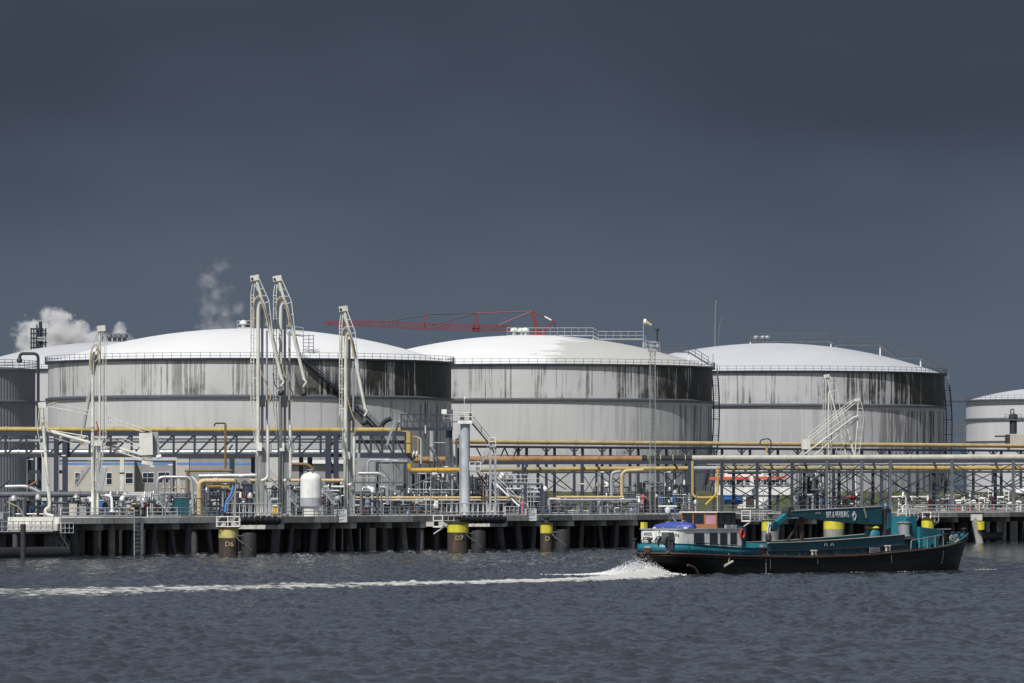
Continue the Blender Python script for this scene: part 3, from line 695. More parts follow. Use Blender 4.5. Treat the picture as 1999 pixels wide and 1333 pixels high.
dolphin('narrow mooring dolphin marked D with yellow paint between dark piles', 1067, 1075.5, 12, 'D', top=4.0, ytop=3.8, ybot=2.5, cage=False)
dolphin('dark mooring dolphin with yellow collar behind the barge hook', 1504, 1068.5, 17, None, top=4.2, ytop=4.0, ybot=2.5, cage=False, pipe2=False, steel='concrete_dark')
dolphin('dark mooring dolphin with wide yellow collar under the barge crane boom', 1628, 1066.5, 20, None, top=4.2, ytop=4.0, ybot=2.6, cage=False, pipe2=False, steel='concrete_dark')
dolphin('yellow capped mooring dolphin behind the barge foredeck', 1811, 1062, 12, None, top=4.1, ytop=4.0, ybot=1.9, cage=False, pipe2=False)
# lone raked pile with a yellow bucket band at the right
d = H*F/(1059.5-YH); g = thing('fender_pile', 'single raked grey pile with a yellow box near the right edge', 'pile', P(1908, 1059.5, d))
MB().tube([P(1914, 1068, d-3), P(1903, 1012, d-2)], .62, 14).build('pile', 'concrete_dark', g)
MB().tube([P(1915, 1034, d-3.4), P(1914, 1018, d-3.4)], .62, 10, r1=.7).build('yellow_box', 'hivis_yellow', g); Bx('pile_cap', 1896, 1004, 1918, 1016, d-2.6, 1.5, 'concrete', g)
# small hanging platforms
def hung_platform(label, x0, x1, z, w=1.6, mk='white_paint'):
    t0, t1 = tx(x0), tx(x1); g = thing('boarding_platform', label, 'platform', J(t0, -w, z), 'small railed platforms on the jetty front')
    bar('floor', J(t0, -w/2, z), J(t1, -w/2, z), w, .22, mk, g)
    railing(g, [J(t0, -.1, z+.11), J(t0, -w, z+.11), J(t1, -w, z+.11), J(t1, -.1, z+.11)], 1.45, mk, 1.3, (1, .5), .065)
    for t in (t0+.2, t1-.2): bar('bracket', J(t, 0, z-1.0), J(t, -w, z-.1), .12, .12, mk, g)
    return g
hung_platform('white railed boarding platform left of dolphin D7', 845, 878, DZ-1.55)
hung_platform('white railed platform with vertical bars left of the barge hook', 1447, 1490, DZ-1.1)
hung_platform('white railed platform behind the barge crane column', 1752, 1775, DZ-1.0)
hung_platform('small white platform above the barge foredeck', 1800, 1815, DZ-1.5)
# notice boards on the rail
for px, lab in ((665, 'square grey notice board on the rail left of the dark gangway'), (1036, 'square grey notice board on the rail right of the zigzag stair')):
    c = J(tx(px, -.15), -.15, DZ+.05); g = thing('notice_board', lab, 'sign', c, 'notice boards on the jetty rail')
    R_ = V(1, .12, 0).normalized(); NN = V(R_.y, -R_.x, 0)
    bar('board', c-R_*.85, c+R_*.85, .07, 1.75, 'sign_grey', g)
    fm = lambda dz, dn=.06: face_mtx(c+NN*dn+Z*dz, R_, Z)
    text('lettering', 'ZETT', 'ink', g, fm(.55), .46, 1.0)
    for dz, w_ in ((.2, 1.4), (.0, 1.4), (-.12, 1.1), (-.5, 1.1), (-.65, .4)): bar('text_line', c+NN*.045-R_*w_/2+Z*dz, c+NN*.045+R_*w_/2+Z*dz, .01, .05, 'ink', g)
    for s in (-1, 1): bar('post', c+R_*s*.6-Z*.85-NN*.1, c+R_*s*.6+Z*.85-NN*.1, .08, .08, 'galvanised', g)
# walkway on the far left, lower than the deck, with bar railing and floating boom
z = 3.05; g = thing('access_walkway', 'low steel walkway with close white bars at the left edge', 'walkway', J(tx(-40), 0, z))
bar('floor', J(tx(-40), 1, z), J(tx(140), 1, z), 2.0, .25, 'dark_steel', g)
railing(g, [J(tx(-40), .1, z+.1), J(tx(103), .1, z+.1)], 1.35, 'white_paint', 1.15, (1, .5, .05), .05)
railing(g, [J(tx(-40), 1.9, z+.1), J(tx(103), 1.9, z+.1)], 1.35, 'white_paint', 1.9, (1, .5, .05), .045)
pipe('arched_rail', [J(tx(104), .1, z), J(tx(104), .1, z+2.1), J(tx(118), .1, z+2.3)], .07, 'galvanised', g, .7)
railing(g, [J(tx(119), .0, z-.1), J(tx(143), .0, z-.1)], 1.3, 'white_paint', .9, (1, .5, .05), .045)
stair(g, J(tx(137), .6, .9), J(tx(119), .6, z-.1), VV, 'galvanised', w=.9, rail=.9)
for x in (-12, 18, 57, 108):
    rod('pile', J(tx(x), 1.0, -2), J(tx(x), 1.0, z-.1), .45 if x != 108 else .6, 'pile_steel', g)
box_uv('cabinet', -6, 3, .3, 1.2, z+.2, z+2.6, 'white_paint', g); box_uv('cabinet', 10, 19, .3, 1.2, z+.2, z+2.5, 'galvanised', g)
railing(g, [J(tx(-20), 1.4, z+1.5), J(tx(30), 1.4, z+1.5)], 1.1, 'white_paint', 1.6, (1,), .05)
o = MB().tube([J(tx(-60), -1.2, .35), J(tx(112), -1.2, .35)], .95, 20).build('floating_boom', 'black_rubber', None); tag(o, 'thick black floating boom under the left walkway', 'boom')
o = MB().tube([J(tx(1), -3.5, -2), J(tx(1), -3.5, 4.2)], .35, 12).build('mooring_pile', 'dark_steel', None); tag(o, 'black mooring pile at the very left edge', 'pile')
o = MB().tube([J(tx(1925), 3, .9), J(tx(1990), 3, .9)], .7, 14).build('floating_tube', 'pile_steel', None); tag(o, 'horizontal grey tube under the right end of the jetty', 'tube')

# ================================================================== PIPE RACKS AND PIPELINES
def gpt(px, d): p = P(px, YH, d); p.z = GZ; return p
def col(name, px, d, ytop, w, mk, g, z0=GZ):
    a = gpt(px, d); a.z = z0; b = P(px, ytop, d); return bar(name, a, b, w, w, mk, g)
def flanged(name, label, pl, d, rpx, mk, flange=60, dd=None, group='pipelines on the racks', b=None, fmk=None, cat='pipeline'):
    """a pipeline as a thing: straight run plus flange rings every few metres"""
    p0 = P(*pl[0], d+(dd[0] if dd else 0)); g = thing('pipeline', label, cat, p0, group); r = rpx*d/F
    pts = [P(x, y, d+(dd[i] if dd else 0)) for i, (x, y) in enumerate(pl)]
    pipe('pipe', pts, r, mk, g, b if b is not None else r*3.5, 14)
    if flange:
        for a, c in zip(pts, pts[1:]):
            L = (c-a).length; n = int(L/(flange*d/F)); ax = (c-a)/L
            for k in range(1, n+1):
                q = a+ax*(L*(k-.5)/n); MB().lathe(q, [(r, -.09), (r*1.22+.02, -.08), (r*1.22+.02, .08), (r, .09)], 14, axis=ax).build('flange', fmk or mk, g)
    return g
# --- rack A: lattice girder bridge on the left
dA = 866.; g = thing('pipe_rack', 'navy lattice pipe bridge below the yellow pipe on the left', 'pipe rack', gpt(100, dA), 'steel pipe racks')
S = dA/F
for dd in (0, 6):
    for y, h in ((847, .62), (889, .55)): bar('chord', P(-40, y, dA+dd), P(668, y, dA+dd), .45, h, 'navy_steel', g)
    for y, h in ((847, .62), (889, .75)): bar('chord', P(690, y, dA+dd), P(800, y, dA+dd), .45, h, 'navy_steel', g)
    xs = [x for x in range(-30, 660, 41)]
    for i, x in enumerate(xs):
        bar('vertical', P(x, 850, dA+dd), P(x, 887, dA+dd), .34, .3, 'navy_steel', g)
        if x+41 < 668: bar('diagonal', P(x+2, 887, dA+dd), P(x+39, 850, dA+dd), .3, .28, 'navy_steel', g)
    for i, x in enumerate((702, 724, 746, 768, 792)):
        bar('vertical', P(x, 850, dA+dd), P(x, 887, dA+dd), .34, .3, 'navy_steel', g)
        if x < 790: bar('diagonal', P(x+1, 850, dA+dd), P(x+21, 887, dA+dd), .3, .28, 'navy_steel', g)
for x in range(-30, 800, 41):
    bar('cross_beam', P(x, 888, dA), P(x, 888, dA+6), .25, .25, 'navy_steel', g)
for x, w in ((57, .55), (78, .5), (110, .75), (127, .8), (453, .75), (494, .6), (588, .65), (605, .75), (641, .9), (656, .8)):
    col('column', x, dA-.5 if x in (110, 127, 453, 641, 656) else dA+6.2, 846 if x in (110, 127, 641, 656) else 889, w, 'navy_steel', g)
for a, b in ((110, 127), (57, 78), (641, 656)):
    for y in (921, 960): bar('tie', P(a, y, dA), P(b, y, dA), .35, .5, 'navy_steel', g)
bar('brace', P(641, 890, dA), P(656, 925, dA), .25, .25, 'navy_steel', g); bar('brace', P(57, 925, dA+6), P(78, 960, dA+6), .25, .25, 'navy_steel', g)
for x in (454, 588):
    bar('knee_brace', P(x-14, 889, dA+5), P(x, 868, dA+5), .25, .25, 'navy_steel', g)
flanged('p', 'long yellow pipe along the top of the left navy pipe bridge', [(-40, 838), (798, 839.5), (798, 888)], dA+2.0, 5.2, 'yellow_pipe', 95)
flanged('p', 'upper grey pipe inside the left lattice pipe bridge', [(-40, 860), (668, 860)], dA+3, 4.5, 'grey_pipe', 60)
flanged('p', 'lower fat grey pipe inside the left lattice pipe bridge', [(-40, 882.5), (668, 882.5)], dA+4, 5.6, 'silver_clad', 50)
flanged('p', 'pair of pale pipes seen through the short right-hand girder, lower one', [(690, 883), (795, 883)], dA+3.5, 4.8, 'grey_pipe', 40)
flanged('p', 'dark pipe seen through the short right-hand girder, upper one', [(690, 862), (800, 863)], dA+3.5, 3.5, 'grey_steel', 40)
# --- rack B: braced rack on the right
dB = 975.; g = thing('pipe_rack', 'grey-blue cross-braced rack under the fat pipes on the right', 'pipe rack', gpt(1400, dB), 'steel pipe racks')
def yb(x): return 903-(x-800)*.0035
front = [1021, 1136, 1346, 1409, 1478, 1546, 1614, 1682, 1738, 1858, 1978, 2060]; back = [1050, 1165, 1317, 1432, 1503, 1570, 1638, 1704, 1823, 1943, 2050]
for x in front: col('column', x, dB, yb(x)-1, .50, 'grey_steel' if x > 1580 else 'navy_steel', g)
for x in back: col('column', x, dB+6, yb(x)-1, .52, 'navy_steel', g)
for dd in (0, 6):
    bar('top_beam', P(860, yb(860)+1, dB+dd), P(2080, yb(2080)+1, dB+dd), .4, .6, 'navy_steel', g)
    bar('mid_beam', P(1409, 949, dB+dd), P(1546, 949, dB+dd), .22, .22, 'navy_steel', g); bar('mid_beam', P(1858, 949, dB+dd), P(2060, 949, dB+dd), .2, .2, 'navy_steel', g)
    bar('low_beam', P(1000, 922, dB+dd), P(2080, 921, dB+dd), .3, .34, 'navy_steel', g)
for dd, arr in ((0, front), (6, back)):
    for a, b in zip(arr, arr[1:]):
        if a < 1400: continue
        if a in (1682, 1704, 1738): tiers = ((922, 986),) 
        else: tiers = ((905, 948), (950, 990)) if b-a < 90 else ((905, 960), (945, 990))
        for y0, y1 in tiers:
            bar('brace', P(a, y0, dB+dd), P(b, y1, dB+dd), .17, .17, 'navy_steel', g); bar('brace', P(a, y1, dB+dd), P(b, y0, dB+dd), .17, .17, 'navy_steel', g)
for a, b in ((1050, 1105), (1165, 1210)):
    bar('brace', P(a, 925, dB+6), P(b, 955, dB+6), .15, .15, 'navy_steel', g)
bar('brace', P(1136, 924, dB), P(1165, 968, dB), .15, .15, 'navy_steel', g); bar('brace', P(1165, 924, dB), P(1136, 968, dB), .15, .15, 'navy_steel', g)
for x in front+back:
    bar('cross_beam', P(x, yb(x)+1, dB), P(x, yb(x)+1, dB+6), .3, .4, 'navy_steel', g); bar('cross_beam', P(x, 921, dB), P(x, 921, dB+6), .26, .3, 'navy_steel', g)
yp = lambda x: 897-(x-800)*.0042
flanged('p', 'fat rust-orange pipe running from the yellow riser to the lattice mast', [(806, 897.5), (1252, yp(1252)+.5)], dB+2, 6.3, 'rust_pipe', 50)
flanged('p', 'black wrapped stretch of fat pipe beside the lattice mast', [(1253, yp(1253)+.5), (1350, yp(1350)+.5)], dB+2, 6.6, 'black_rubber', 24, fmk='olive_pipe')
flanged('p', 'fat beige-grey pipe along the top of the right braced rack', [(1351, yp(1351)-.2), (2080, 892)], dB+2, 5.9, 'beige_pipe', 110)
g = flanged('p', 'olive and yellow pipe on the middle level of the right rack', [(1400, 914), (1738, 913.5)], dB+2, 4.4, 'olive_pipe', 70)
g = flanged('p', 'bright yellow pipe on the middle level at the far right', [(1739, 913.5), (2080, 913.5)], dB+2, 4.4, 'yellow_pipe', 60)
g = flanged('p', 'grey and yellow pipe under the rust-orange pipe', [(930, 917), (1085, 915.5)], dB+2, 4.3, 'olive_pipe', 60)
g = flanged('p', 'yellow stretch of pipe left of the lattice mast', [(1086, 915.5), (1345, 914)], dB+2, 4.3, 'yellow_pipe', 55)
g = flanged('p', 'grey stretch of pipe right of the lattice mast', [(1346, 914), (1399, 914)], dB+2, 4.3, 'grey_pipe', 0)
g = flanged('p', 'short yellow branch pipe with a T end beside the white column', [(800, 905), (800, 918), (905, 917)], dB-150, 4.6, 'safety_yellow', 60)
for x, y, l in ((1340, 905, 'two'), (1352, 0, '')):
    pass
flanged('p', 'pale pink pipe half hidden behind the right rack beams', [(1380, 906), (1560, 906)], dB+4.4, 2.6, 'beige_pipe', 40)
flanged('p', 'pale grey upper pipe behind the right rack near the edge', [(1560, 905.5), (2080, 905)], dB+4.4, 2.8, 'galvanised', 40)
flanged('p', 'vertical yellow riser left of the red and white vessel', [(1352, 900), (1352, 970), (1372, 972), (1400, 970)], dB-4, 2.8, 'yellow_pipe', 0)
flanged('p', 'bright yellow pipe elbow dropping in front of the white vessel', [(1401, 913), (1401, 962), (1378, 985)], dB-5, 2.5, 'safety_yellow', 0)
# --- rack C: the yellow line far behind
g = thing('pipe_rack', 'thin portal rack carrying the far yellow pipe in front of the tanks', 'pipe rack', gpt(1100, 1085), 'steel pipe racks')
def dC(x): return 1066+(x-880)*.0813
def yC(x): return 862+(x-880)*.0075
def PC(x, dy, o=0): return P(x, yC(x)+dy, dC(x)+o)
for o in (0, 5): bar('top_beam', PC(905, 9.5, o), PC(2080, 9.5, o), .35, .45, 'navy_steel', g)
x = 1012
while x < 2080:
    a = PC(x, 9, 0); bar('column', V(a.x, a.y, GZ), a, .55, .5, 'navy_steel', g)
    a = PC(x+16, 9, 5); bar('column', V(a.x, a.y, GZ), a, .55, .5, 'navy_steel', g); bar('cross_beam', PC(x, 9.5, 0), PC(x+16, 9.5, 5), .3, .4, 'navy_steel', g)
    for s in (-1, 1): bar('knee_brace', PC(x+3*s, 17), PC(x+9*s, 10), .16, .16, 'navy_steel', g)
    if int((x-1012)/54.5) % 2 == 1: 
        bar('brace', PC(x, 52), PC(x+54, 95), .16, .16, 'navy_steel', g); bar('brace', PC(x, 95), PC(x+54, 52), .16, .16, 'navy_steel', g)
    x += 54.5
for a, b in ((930, 960), (960, 985), (985, 1010)):
    bar('brace', PC(a, 11), PC((a+b)/2, 40), .18, .18, 'navy_steel', g); bar('brace', PC((a+b)/2, 40), PC(b, 11), .18, .18, 'navy_steel', g)
bar('service_beam', PC(960, 26), PC(2080, 22), .16, .16, 'grey_steel', g)
p0 = PC(880, 0, 2); gp = thing('pipeline', 'long straw-yellow pipe crossing low in front of the tanks', 'pipeline', p0, 'pipelines on the racks')
rod('pipe', PC(882, 0, 2), PC(2080, 0, 2), .42, 'pale_yellow', gp)
x = 900
while x < 2070: MB().lathe(PC(x, 0, 2), [(.42, -.08), (.5, -.07), (.5, .07), (.42, .08)], 12, axis=(PC(x+1, 0, 2)-PC(x, 0, 2))).build('flange', 'brown_pipe', gp); x += 56
for x in (1060, 1132, 1201, 1258): vent(gp, PC(x, 26, -1)-Z*.3, 'galvanised', .4)
# goosenecks and small risers
def gooseneck(label, pl, d, rpx, mk):
    p = P(*pl[0], d); g = thing('vent_pipe', label, 'vent pipe', p); T('pipe', pl, d, rpx, mk, g, b=10*d/F, n=12)
    e = P(*pl[-1], d); MB().lathe(e, [(rpx*d/F, .4), (rpx*1.9*d/F, .1), (rpx*1.9*d/F, -.25), (.02, -.5)], 14).build('vent_hood', mk, g); return g
gooseneck('tall black gooseneck vent pipe in front of the ribbed grey tank', [(74.5, 985), (74.5, 690), (39, 690), (38, 703)], 905, 3.0, 'dark_steel')
g = thing('vent_pipe', 'brown riser with a black hooked top crossing the left pipe bridge', 'vent pipe', gpt(440, 858))
T('pipe', [(440, 915), (440, 828)], 858, 2.4, 'brown_pipe', g); T('hook', [(440, 832), (440, 826), (420, 826), (418, 832)], 858, 1.5, 'dark_steel', g, b=.4)
g = thing('vent_pipe', 'small black hooked vent above the far yellow pipe', 'vent pipe', PC(1500, 12, -1)); T('pipe', [(1483, 868), (1485, 858), (1500, 856), (1505, 860), (1505, 880)], 1100, 1.2, 'dark_steel', g, b=.5); T('riser', [(1497, 882), (1497, 871)], 1100, 2.6, 'yellow_pipe', g)
g = thing('pipeline', 'black bent pipe coming off the left tank above the gangway', 'pipeline', P(770, 840, 880)); T('pipe', [(741, 840), (750, 822), (764, 817)], 880, 4.5, 'black_rubber', g, b=1.5, n=12)
# elbow joining yellow riser to the rust pipe
g = thing('pipe_elbow', 'black elbow joining the yellow riser to the rust-orange pipe', 'pipe elbow', P(800, 885, 868)); T('elbow', [(797, 884), (808, 897)], 860, 5.2, 'black_rubber', g)
flanged('p', 'yellow riser dropping from the pipe bridge beside the gangway', [(798.5, 842), (798.5, 884)], 860, 5.6, 'yellow_pipe', 30)
g = thing('pipe_wrap', 'white torn wrapping hanging on the pipe right of the yellow riser', 'wrapping', P(811, 890, 858))
vs = []; fs = []; nw = 9
for i in range(nw):
    for j in range(5):
        x = 804+14*i/(nw-1); y = 882+10*j/4+(3*math.sin(i*2.1) if j in (0, 4) else 0); vs.append(P(x, y, 858+.5*math.sin(i*1.7+j)))
for i in range(nw-1):
    for j in range(4): fs.append((i*5+j, i*5+j+1, (i+1)*5+j+1, (i+1)*5+j))
o = MB().raw(vs, fs).build('sheet', 'white_paint', g, 60); o.modifiers.new('s', 'SOLIDIFY').thickness = .06
# ground-level lines on the left and right
flanged('p', 'thick dark grey pipe low on the left behind the walkway', [(-40, 965.5), (240, 965)], 800, 6.0, 'grey_steel', 50)
flanged('p', 'silver pipe stub above the thick dark pipe on the left', [(10, 950), (55, 949), (80, 962)], 815, 3.6, 'silver_clad', 0)
flanged('p', 'pair of slim yellow and grey lines low behind the rail, yellow one', [(672, 971), (1018, 971)], 826, 2.1, 'pale_yellow', 45)
flanged('p', 'slim mauve-grey line just under the slim yellow line', [(735, 976), (1000, 976)], 826, 1.6, 'beige_pipe', 45)
flanged('p', 'slim straw line low behind the rail left of the lattice mast', [(1086, 970), (1218, 970)], 852, 2.1, 'pale_yellow', 45)
flanged('p', 'grey line under the slim straw line', [(1086, 975.5), (1245, 975)], 852, 1.8, 'grey_pipe', 45)
flanged('p', 'straw-coloured riser bending left of the lattice mast', [(1214, 975), (1214, 919), (1256, 917)], 905, 3.6, 'pale_yellow', 0)
flanged('p', 'grey riser with bent top beside the straw riser', [(1194, 978), (1194, 922), (1212, 920)], 908, 3.2, 'grey_pipe', 0)
flanged('p', 'straw-yellow pipe that drops to the deck behind the left railing', [(389, 1004), (389, 938.5), (458, 938.5)], 765, 5.0, 'pale_yellow', 40, b=.8)
flanged('p', 'straw-yellow pipe between the twin loading arms', [(488, 937.5), (585, 937.5)], 800, 3.2, 'pale_yellow', 40)
flanged('p', 'straw-yellow pipe right of the white vertical vessel', [(628, 937.5), (674, 937.5)], 800, 3.2, 'pale_yellow', 40)
flanged('p', 'shiny insulated pipe above the straw-yellow pipe', [(388, 929.5), (512, 928)], 815, 4.4, 'silver_clad', 34)
flanged('p', 'horizontal brown pipe over the silver risers', [(361, 919), (452, 918.5)], 820, 2.5, 'brown_pipe', 40)
flanged('p', 'vertical brown pipe beside the silver risers', [(366, 982), (366, 919)], 818, 2.6, 'brown_pipe', 0)
flanged('p', 'brown pipe with black end between the right twin arm and the vessel', [(566, 906), (600, 906), (612, 916)], 815, 3.2, 'brown_pipe', 0)
flanged('p', 'rusty banded pipe behind the vessel stair', [(566, 959), (588, 959)], 812, 3.4, 'rust_pipe', 5)
flanged('p', 'white insulated pipe right of the vessel', [(630, 950), (672, 950)], 812, 2.0, 'white_paint', 10)
flanged('p', 'bent silver pipe under the short girder', [(700, 924), (742, 924), (752, 931)], 830, 3.4, 'silver_clad', 0)
flanged('p', 'grey double-bend pipe under the short girder', [(718, 945), (718, 898), (770, 898)], 838, 2.2, 'grey_pipe', 0)
flanged('p', 'silver U-bend low behind the middle rail', [(742, 951), (755, 951), (757, 985)], 818, 3.4, 'silver_clad', 0)
flanged('p', 'smaller silver U-bend left of the larger one', [(708, 952), (718, 953), (719, 978)], 818, 3.0, 'silver_clad', 0)
flanged('p', 'short fat silver drum pipe behind the frame brace', [(773, 952), (789, 952)], 835, 4.0, 'silver_clad', 0)
flanged('p', 'white bent pipe beside the blue pump on the left deck', [(196, 966), (218, 967), (219, 1000)], 748, 2.6, 'white_paint', 0)
flanged('p', 'grey bent pipe right of the orange frame on the left deck', [(248, 966), (274, 966), (279, 990)], 752, 2.6, 'grey_pipe', 0)
flanged('p', 'thin bright yellow pipe drop beside the tank vents', [(805, 852), (816, 853), (816, 890)], 850, 1.2, 'safety_yellow', 0)
flanged('p', 'pair of tall grey pipes behind the gangway, left one', [(822, 905), (822, 856), (812, 853)], 856, 2.2, 'grey_pipe', 0)
flanged('p', 'tall pale standpipe behind the gangway', [(843, 900), (843, 841)], 858, 4.6, 'silver_clad', 30)
# manifold of silver risers
dM = 790.; g = thing('pipe_manifold', 'row of silver risers under one bent silver header', 'pipe manifold', gpt(345, dM))
T('header', [(307, 966), (307, 931), (374, 931), (377, 1003)], dM, 3.0, 'silver_clad', g, b=.9, n=12)
for x in (319, 331, 343, 354, 360):
    T('riser', [(x, 985), (x, 931)], dM+.2, 2.4, 'silver_clad', g); MB().lathe(P(x, 952, dM+.2), [(.18, -.1), (.27, -.08), (.27, .12), (.18, .14)], 12).build('flange', 'pale_yellow', g)
    MB().lathe(P(x, 972, dM+.2), [(.16, -.6), (.32, -.5), (.36, 0), (.32, .5), (.16, .6)], 12).build('valve', 'grey_steel', g)
T('side_pipe', [(374, 930), (381, 936), (389, 950)], dM-1, 1.6, 'white_paint', g)

# ================================================================== PROCESS SKIDS: valves, risers, frames packed behind the rail
def handwheel(p, r, mk, parent, ax):
    MB().lathe(p, [(r*.82, -.03), (r, -.03), (r, .03), (r*.82, .03), (r*.82, -.03)], 12, axis=ax).build('handwheel', mk, parent)
def skid(label, x0, x1, ytop, d, seed, cols, frame='grey_steel', dens=1.0):
    rnd = random.Random(seed); g = thing('valve_skid', label, 'valve skid', gpt((x0+x1)/2, d), 'valve skids behind the jetty rail')
    fine = {}; w = (x1-x0); yb_ = YH+(H-GZ)*F/d
    for i in range(int(w/4.2*dens)):
        x = x0+rnd.random()*w; d_ = d+rnd.uniform(-2, 6); top = ytop+rnd.random()**1.5*(yb_-ytop-14); k = rnd.random(); r = rnd.choice((.08, .1, .13, .18, .24)); mk = rnd.choice(cols)
        a = gpt(x, d_); b = P(x, top, d_)
        thin = r < .1
        if thin: fine.setdefault(mk, MB()).tube([a, b], r, 6)
        else: rod('riser', a, b, r, mk, g)
        if k < .42:
            x2 = min(x1+4, max(x0-4, x+rnd.choice((-1, 1))*rnd.uniform(6, 22))); (fine.setdefault(mk, MB()).tube([b, P(x2, top, d_)], r, 6) if thin else rod('run', b, P(x2, top, d_), r*.95, mk, g))
        elif k < .75:
            z = rnd.uniform(.3, .8); q = a+(b-a)*z; s = r*rnd.uniform(1.9, 2.6)
            MB().lathe(q, [(r, -s*1.5), (s, -s*1.4), (s, -s*1.1), (r*1.2, -s), (s*.95, 0), (r*1.2, s), (s, s*1.1), (s, s*1.4), (r, s*1.5)], 10).build('valve', rnd.choice(('dark_steel', 'grey_steel', 'galvanised', mk)), g)
            if rnd.random() < .6: fine.setdefault('galvanised', MB()).tube([q, q+V(0, -.7, 0)], .05, 6); handwheel(q+V(0, -.7, 0), .3, rnd.choice(('dark_steel', 'red_paint', 'blue_paint', 'galvanised')), g, V(.3, 1, 0))
        else: MB().lathe(b, [(r, -.25), (r*2.2, -.2), (r*2.2, .2), (r*1.2, .5), (.02, .6)], 10).build('actuator', rnd.choice(('galvanised', 'white_paint', 'dark_steel', 'silver_clad')), g)
    for i in range(max(2, int(w/26))):
        xx = x0+w*i/max(1, int(w/26)-1) if int(w/26) > 1 else x0+w*i
        col('frame_post', xx, d+1.5, ytop+rnd.uniform(-2, 6), .16, frame, g)
    for i in range(int(3+w/30)):
        y = rnd.uniform(ytop+2, yb_-6); a = x0+rnd.random()*w*.4; b = x1-rnd.random()*w*.4; T('line', [(a, y), (b, y)], d+rnd.uniform(0, 5), rnd.choice((.8, 1.1, 1.6, 2.2)), rnd.choice(cols), g)
    for mk, m_ in fine.items(): m_.build('small_piping', mk, g)
    return g
G1 = ['pipe_dull', 'grey_pipe', 'silver_clad', 'grey_steel', 'dark_steel', 'navy_steel']; G2 = G1+['dark_steel', 'navy_steel', 'brown_pipe']
skid('dark tangle of small pipes at the left edge behind the walkway', 8, 92, 972, 770, 1, ['dark_steel', 'grey_steel', 'silver_clad', 'dark_steel'])
skid('valve skid with blue pump behind the first white railing', 196, 240, 974, 752, 2, G1+['blue_paint'])
skid('valve skid with cream and red fittings behind the first white railing', 240, 292, 970, 758, 3, G1+['pale_yellow', 'red_paint'])
skid('pipework packed under the silver riser manifold', 296, 386, 964, 792, 4, G1, dens=1.4)
skid('black valve cluster right of the straw-yellow drop pipe', 394, 440, 948, 782, 5, ['dark_steel', 'grey_steel', 'galvanised', 'dark_steel'], dens=1.5)
skid('dark valve cluster with blue hose behind dolphin D6', 440, 500, 944, 786, 6, G2, dens=1.4)
skid('pumps and fittings at the foot of the twin loading arms', 500, 586, 950, 796, 7, G2+['white_paint'], dens=1.3)
skid('grey pipework between the vessel and the third arm', 628, 672, 948, 806, 8, G1, dens=1.3)
skid('pipework with green tint behind the middle rail', 676, 745, 958, 812, 9, G1+['silver_clad'], dens=1.3)
skid('low valves behind the slim yellow line left of the white column', 745, 850, 972, 832, 10, G2, dens=1.3)
skid('tall dark risers under the gangway', 800, 898, 918, 852, 11, ['dark_steel', 'grey_steel', 'navy_steel', 'galvanised'], dens=1.6)
skid('hanging small pipes behind the tall pale standpipe', 846, 896, 848, 866, 21, ['dark_steel', 'grey_steel', 'galvanised'], dens=1.3)
skid('small pipes right of the white column', 918, 985, 925, 845, 12, G2, dens=1.5)
skid('pipework in the open frame behind the right notice board', 985, 1062, 950, 850, 13, G1+['blue_paint'], dens=1.4)
skid('low manifold under the slim straw line', 1062, 1160, 974, 858, 14, G1, dens=1.3)
skid('low manifold left of the lattice mast', 1150, 1250, 968, 868, 15, G1, dens=1.2)
skid('fittings right of the lattice mast', 1285, 1360, 962, 890, 16, G1+['blue_paint'], dens=1.0)
skid('dark lattice of small pipes behind the right rack', 1556, 1612, 915, 990, 17, ['dark_steel', 'grey_steel', 'galvanised'], dens=1.8)
skid('red and white deck fittings behind the barge crane', 1610, 1700, 968, 985, 18, ['white_paint', 'red_paint', 'grey_steel', 'dark_steel'], dens=1.0)
skid('white manifold lines at the right behind the white railing', 1740, 1850, 966, 990, 19, ['white_paint', 'galvanised', 'white_paint', 'grey_steel'], dens=1.0)
skid('white and red lines near the right edge behind the railing', 1850, 1998, 966, 992, 20, ['white_paint', 'galvanised', 'white_paint', 'red_paint'], dens=.9)

for i, (x0, x1, y, d, lab) in enumerate(((100, 196, 972, 790, 'shaded small pipes under the beige office'), (196, 300, 966, 786, 'second row of dark valves behind the first white railing'), (300, 392, 962, 806, 'dark pipework behind the silver riser manifold'), (1160, 1240, 945, 915, 'dark uprights left of the lattice mast'))): skid(lab, x0, x1, y, d, 70+i, ['dark_steel', 'navy_steel', 'grey_steel', 'pipe_dull'], 'navy_steel', 1.3)
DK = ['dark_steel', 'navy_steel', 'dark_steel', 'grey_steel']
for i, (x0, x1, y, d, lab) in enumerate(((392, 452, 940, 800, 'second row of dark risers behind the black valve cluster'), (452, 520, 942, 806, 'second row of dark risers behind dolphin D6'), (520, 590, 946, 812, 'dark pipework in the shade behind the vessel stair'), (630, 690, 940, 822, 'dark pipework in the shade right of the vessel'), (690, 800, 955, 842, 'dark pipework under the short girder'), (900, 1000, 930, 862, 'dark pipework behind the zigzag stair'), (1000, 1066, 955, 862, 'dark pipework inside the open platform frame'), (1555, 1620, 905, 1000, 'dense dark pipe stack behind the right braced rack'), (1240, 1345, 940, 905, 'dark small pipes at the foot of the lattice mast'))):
    skid(lab, x0, x1, y, d, 40+i, DK, 'navy_steel', 1.7)
